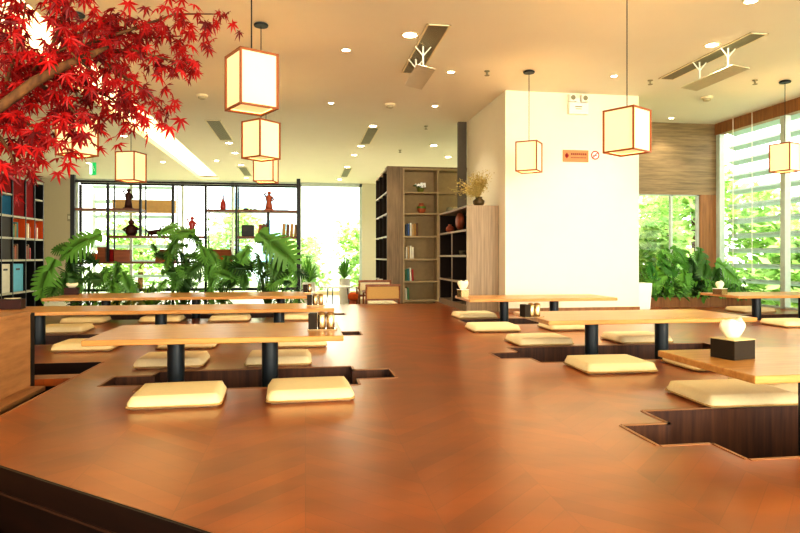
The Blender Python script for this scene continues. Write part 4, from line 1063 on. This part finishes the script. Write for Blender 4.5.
# ================================================================ RED MAPLE
t = thing('maple_tree', 'red-leaved maple with a pale gnarled branch reaching in from the side', 'tree', (-2.95, 2.75, FL))
org = Vector((-2.95, 2.75, FL))
def mp3(px, py_, Y): return P3(px, py_, Y)-org
trunk = MB()
B0 = [Vector((0, 0, 0)), Vector((.12, .02, .7)), Vector((.3, .0, 1.15)), mp3(-70, 140, 2.6), mp3(0, 107, 2.6), mp3(34, 82, 2.62), mp3(60, 68, 2.66), mp3(90, 55, 2.7), mp3(108, 47, 2.85)]
trunk.tube(B0, [.09, .065, .045, .024, .020, .020, .019, .016, .006], 10)
BR = [
 [(60, 66, 2.95), (92, 42, 2.95), (130, 30, 3.0), (175, 14, 3.05), (218, 14, 3.1)],
 [(92, 54, 3.0), (130, 50, 3.0), (162, 58, 3.05), (190, 64, 3.1)],
 [(92, 54, 3.0), (120, 74, 2.9), (146, 92, 2.9), (160, 106, 2.9)],
 [(34, 81, 2.9), (50, 50, 2.8), (62, 20, 2.75), (76, -8, 2.7)],
 [(0, 107, 2.85), (10, 70, 2.75), (20, 40, 2.7), (26, 2, 2.7)],
 [(34, 81, 2.9), (60, 98, 2.8), (74, 112, 2.8), (84, 124, 2.8)],
 [(4, 104, 2.85), (24, 122, 2.75), (40, 130, 2.7), (44, 140, 2.7)],
 [(-20, 116, 2.85), (2, 140, 2.7), (10, 152, 2.7), (14, 164, 2.7)],
 [(60, 66, 2.95), (92, 86, 3.05), (116, 102, 3.05), (128, 112, 3.05)],
 [(0, 107, 2.85), (-8, 60, 2.95), (0, 20, 3.0), (10, -10, 3.0)],
 [(92, 54, 3.0), (115, 30, 3.15), (150, 38, 3.2), (182, 36, 3.2)],
 [(40, 78, 2.9), (70, 40, 3.1), (95, 24, 3.1), (112, 18, 3.1)],
 [(20, 92, 2.87), (40, 60, 2.7), (66, 48, 2.65), (90, 70, 2.65)],
]
twig = MB(); fol = MB(); rnd = random.Random(11)
def maple_leaf(mb, p, s):
    az = rnd.uniform(0, 2*PI)
    M = Matrix.Translation(p) @ Matrix.Rotation(az, 4, 'Z') @ Matrix.Rotation(rnd.uniform(.2, 1.35), 4, 'Y') @ Matrix.Rotation(rnd.uniform(-.6, .6), 4, 'X')
    lens = [.5, .78, .95, 1.0, .95, .78, .5]; angs = [-118, -78, -38, 0, 38, 78, 118]
    c = mb.bm.verts.new(M @ Vector((0, 0, 0))); tips, val = [], []
    for l, a in zip(lens, angs):
        a = math.radians(a+rnd.uniform(-5, 5)); l *= rnd.uniform(.85, 1.1)*s
        tips.append((l, a))
    vs = []
    for k, (l, a) in enumerate(tips):
        for f_, da in ((.5, -.2), (1, 0), (.5, .2)):
            q = l*f_; vs.append(mb.bm.verts.new(M @ Vector((q*math.cos(a+da), q*math.sin(a+da), -.35*q*q/s))))
        if k < 6:
            a2 = (a+tips[k+1][1])/2; q = s*.26; vs.append(mb.bm.verts.new(M @ Vector((q*math.cos(a2), q*math.sin(a2), 0))))
    for u, w_ in zip(vs, vs[1:]): mb.f([c, u, w_])
for br in BR:
    pts = [mp3(*q) for q in br]
    twig.tube(pts, [.011, .008, .005, .003], 6) if len(pts) == 4 else twig.tube(pts, [.011, .009, .007, .005, .003], 6)
    for a, b_ in zip(pts, pts[1:]):
        for k in range(23):
            f_ = rnd.random(); p = a.lerp(b_, f_)+Vector((rnd.gauss(0, .065), rnd.gauss(0, .08), rnd.gauss(-.015, .048)))
            if (p+org-P3(34, 82, 2.9)).length < .06 or (p+org-P3(75, 61, 2.95)).length < .055: continue
            maple_leaf(fol, p, rnd.uniform(.046, .07))
    for k in range(9): maple_leaf(fol, pts[-1]+Vector((rnd.gauss(0, .045), rnd.gauss(0, .06), rnd.gauss(-.02, .04))), rnd.uniform(.042, .06))
trunk.build('trunk', M_BARK, t, True); twig.build('twigs', M_BARK, t, True); fol.build('foliage', M_RED, t, False, fix=False)
# blind cords at the corner of the glass wall
for px, lbx in ((733, 'thin pale blind cord hanging nearest the timber column'), (752, 'second thin pale blind cord on the slatted glass wall')):
    Yc = 7.33/math.tan(math.atan((px-400)/F)+YAW)
    o_ = MB().tube([(7.33, Yc, .5), (7.33, Yc, CEIL-.001)], .006, 6).build('blind_cord', M_WHITE); tag(o_, lbx, 'cord', 'blind cords')

# ================================================================ LIGHT
W = bpy.data.worlds.new('world'); SC.world = W; W.use_nodes = True
bg = W.node_tree.nodes['Background']; bg.inputs[0].default_value = (1, 1, .95, 1); bg.inputs[1].default_value = 2.5
S = bpy.data.lights.new('sun', 'SUN'); S.energy = 4.5; S.angle = .06; S.color = (1, .97, .86)
so = bpy.data.objects.new('sun', S); COL.objects.link(so); so.rotation_euler = (math.radians(38), 0, math.radians(-12))
SC.view_settings.view_transform = 'Standard'; SC.view_settings.look = 'None'; SC.view_settings.exposure = 1.3; SC.view_settings.gamma = .83
A_ = bpy.data.lights.new('added_front_fill', 'AREA'); A_.shape = 'RECTANGLE'; A_.size = 8; A_.size_y = 3; A_.energy = 330; A_.color = (1, .94, .80)  # unseen fill lamp added behind the camera to brighten camera-facing surfaces
ao = bpy.data.objects.new('added_front_fill', A_); COL.objects.link(ao); ao.location = (5.5, -5.5, 1.6); ao.rotation_euler = (PI/2, 0, 0)
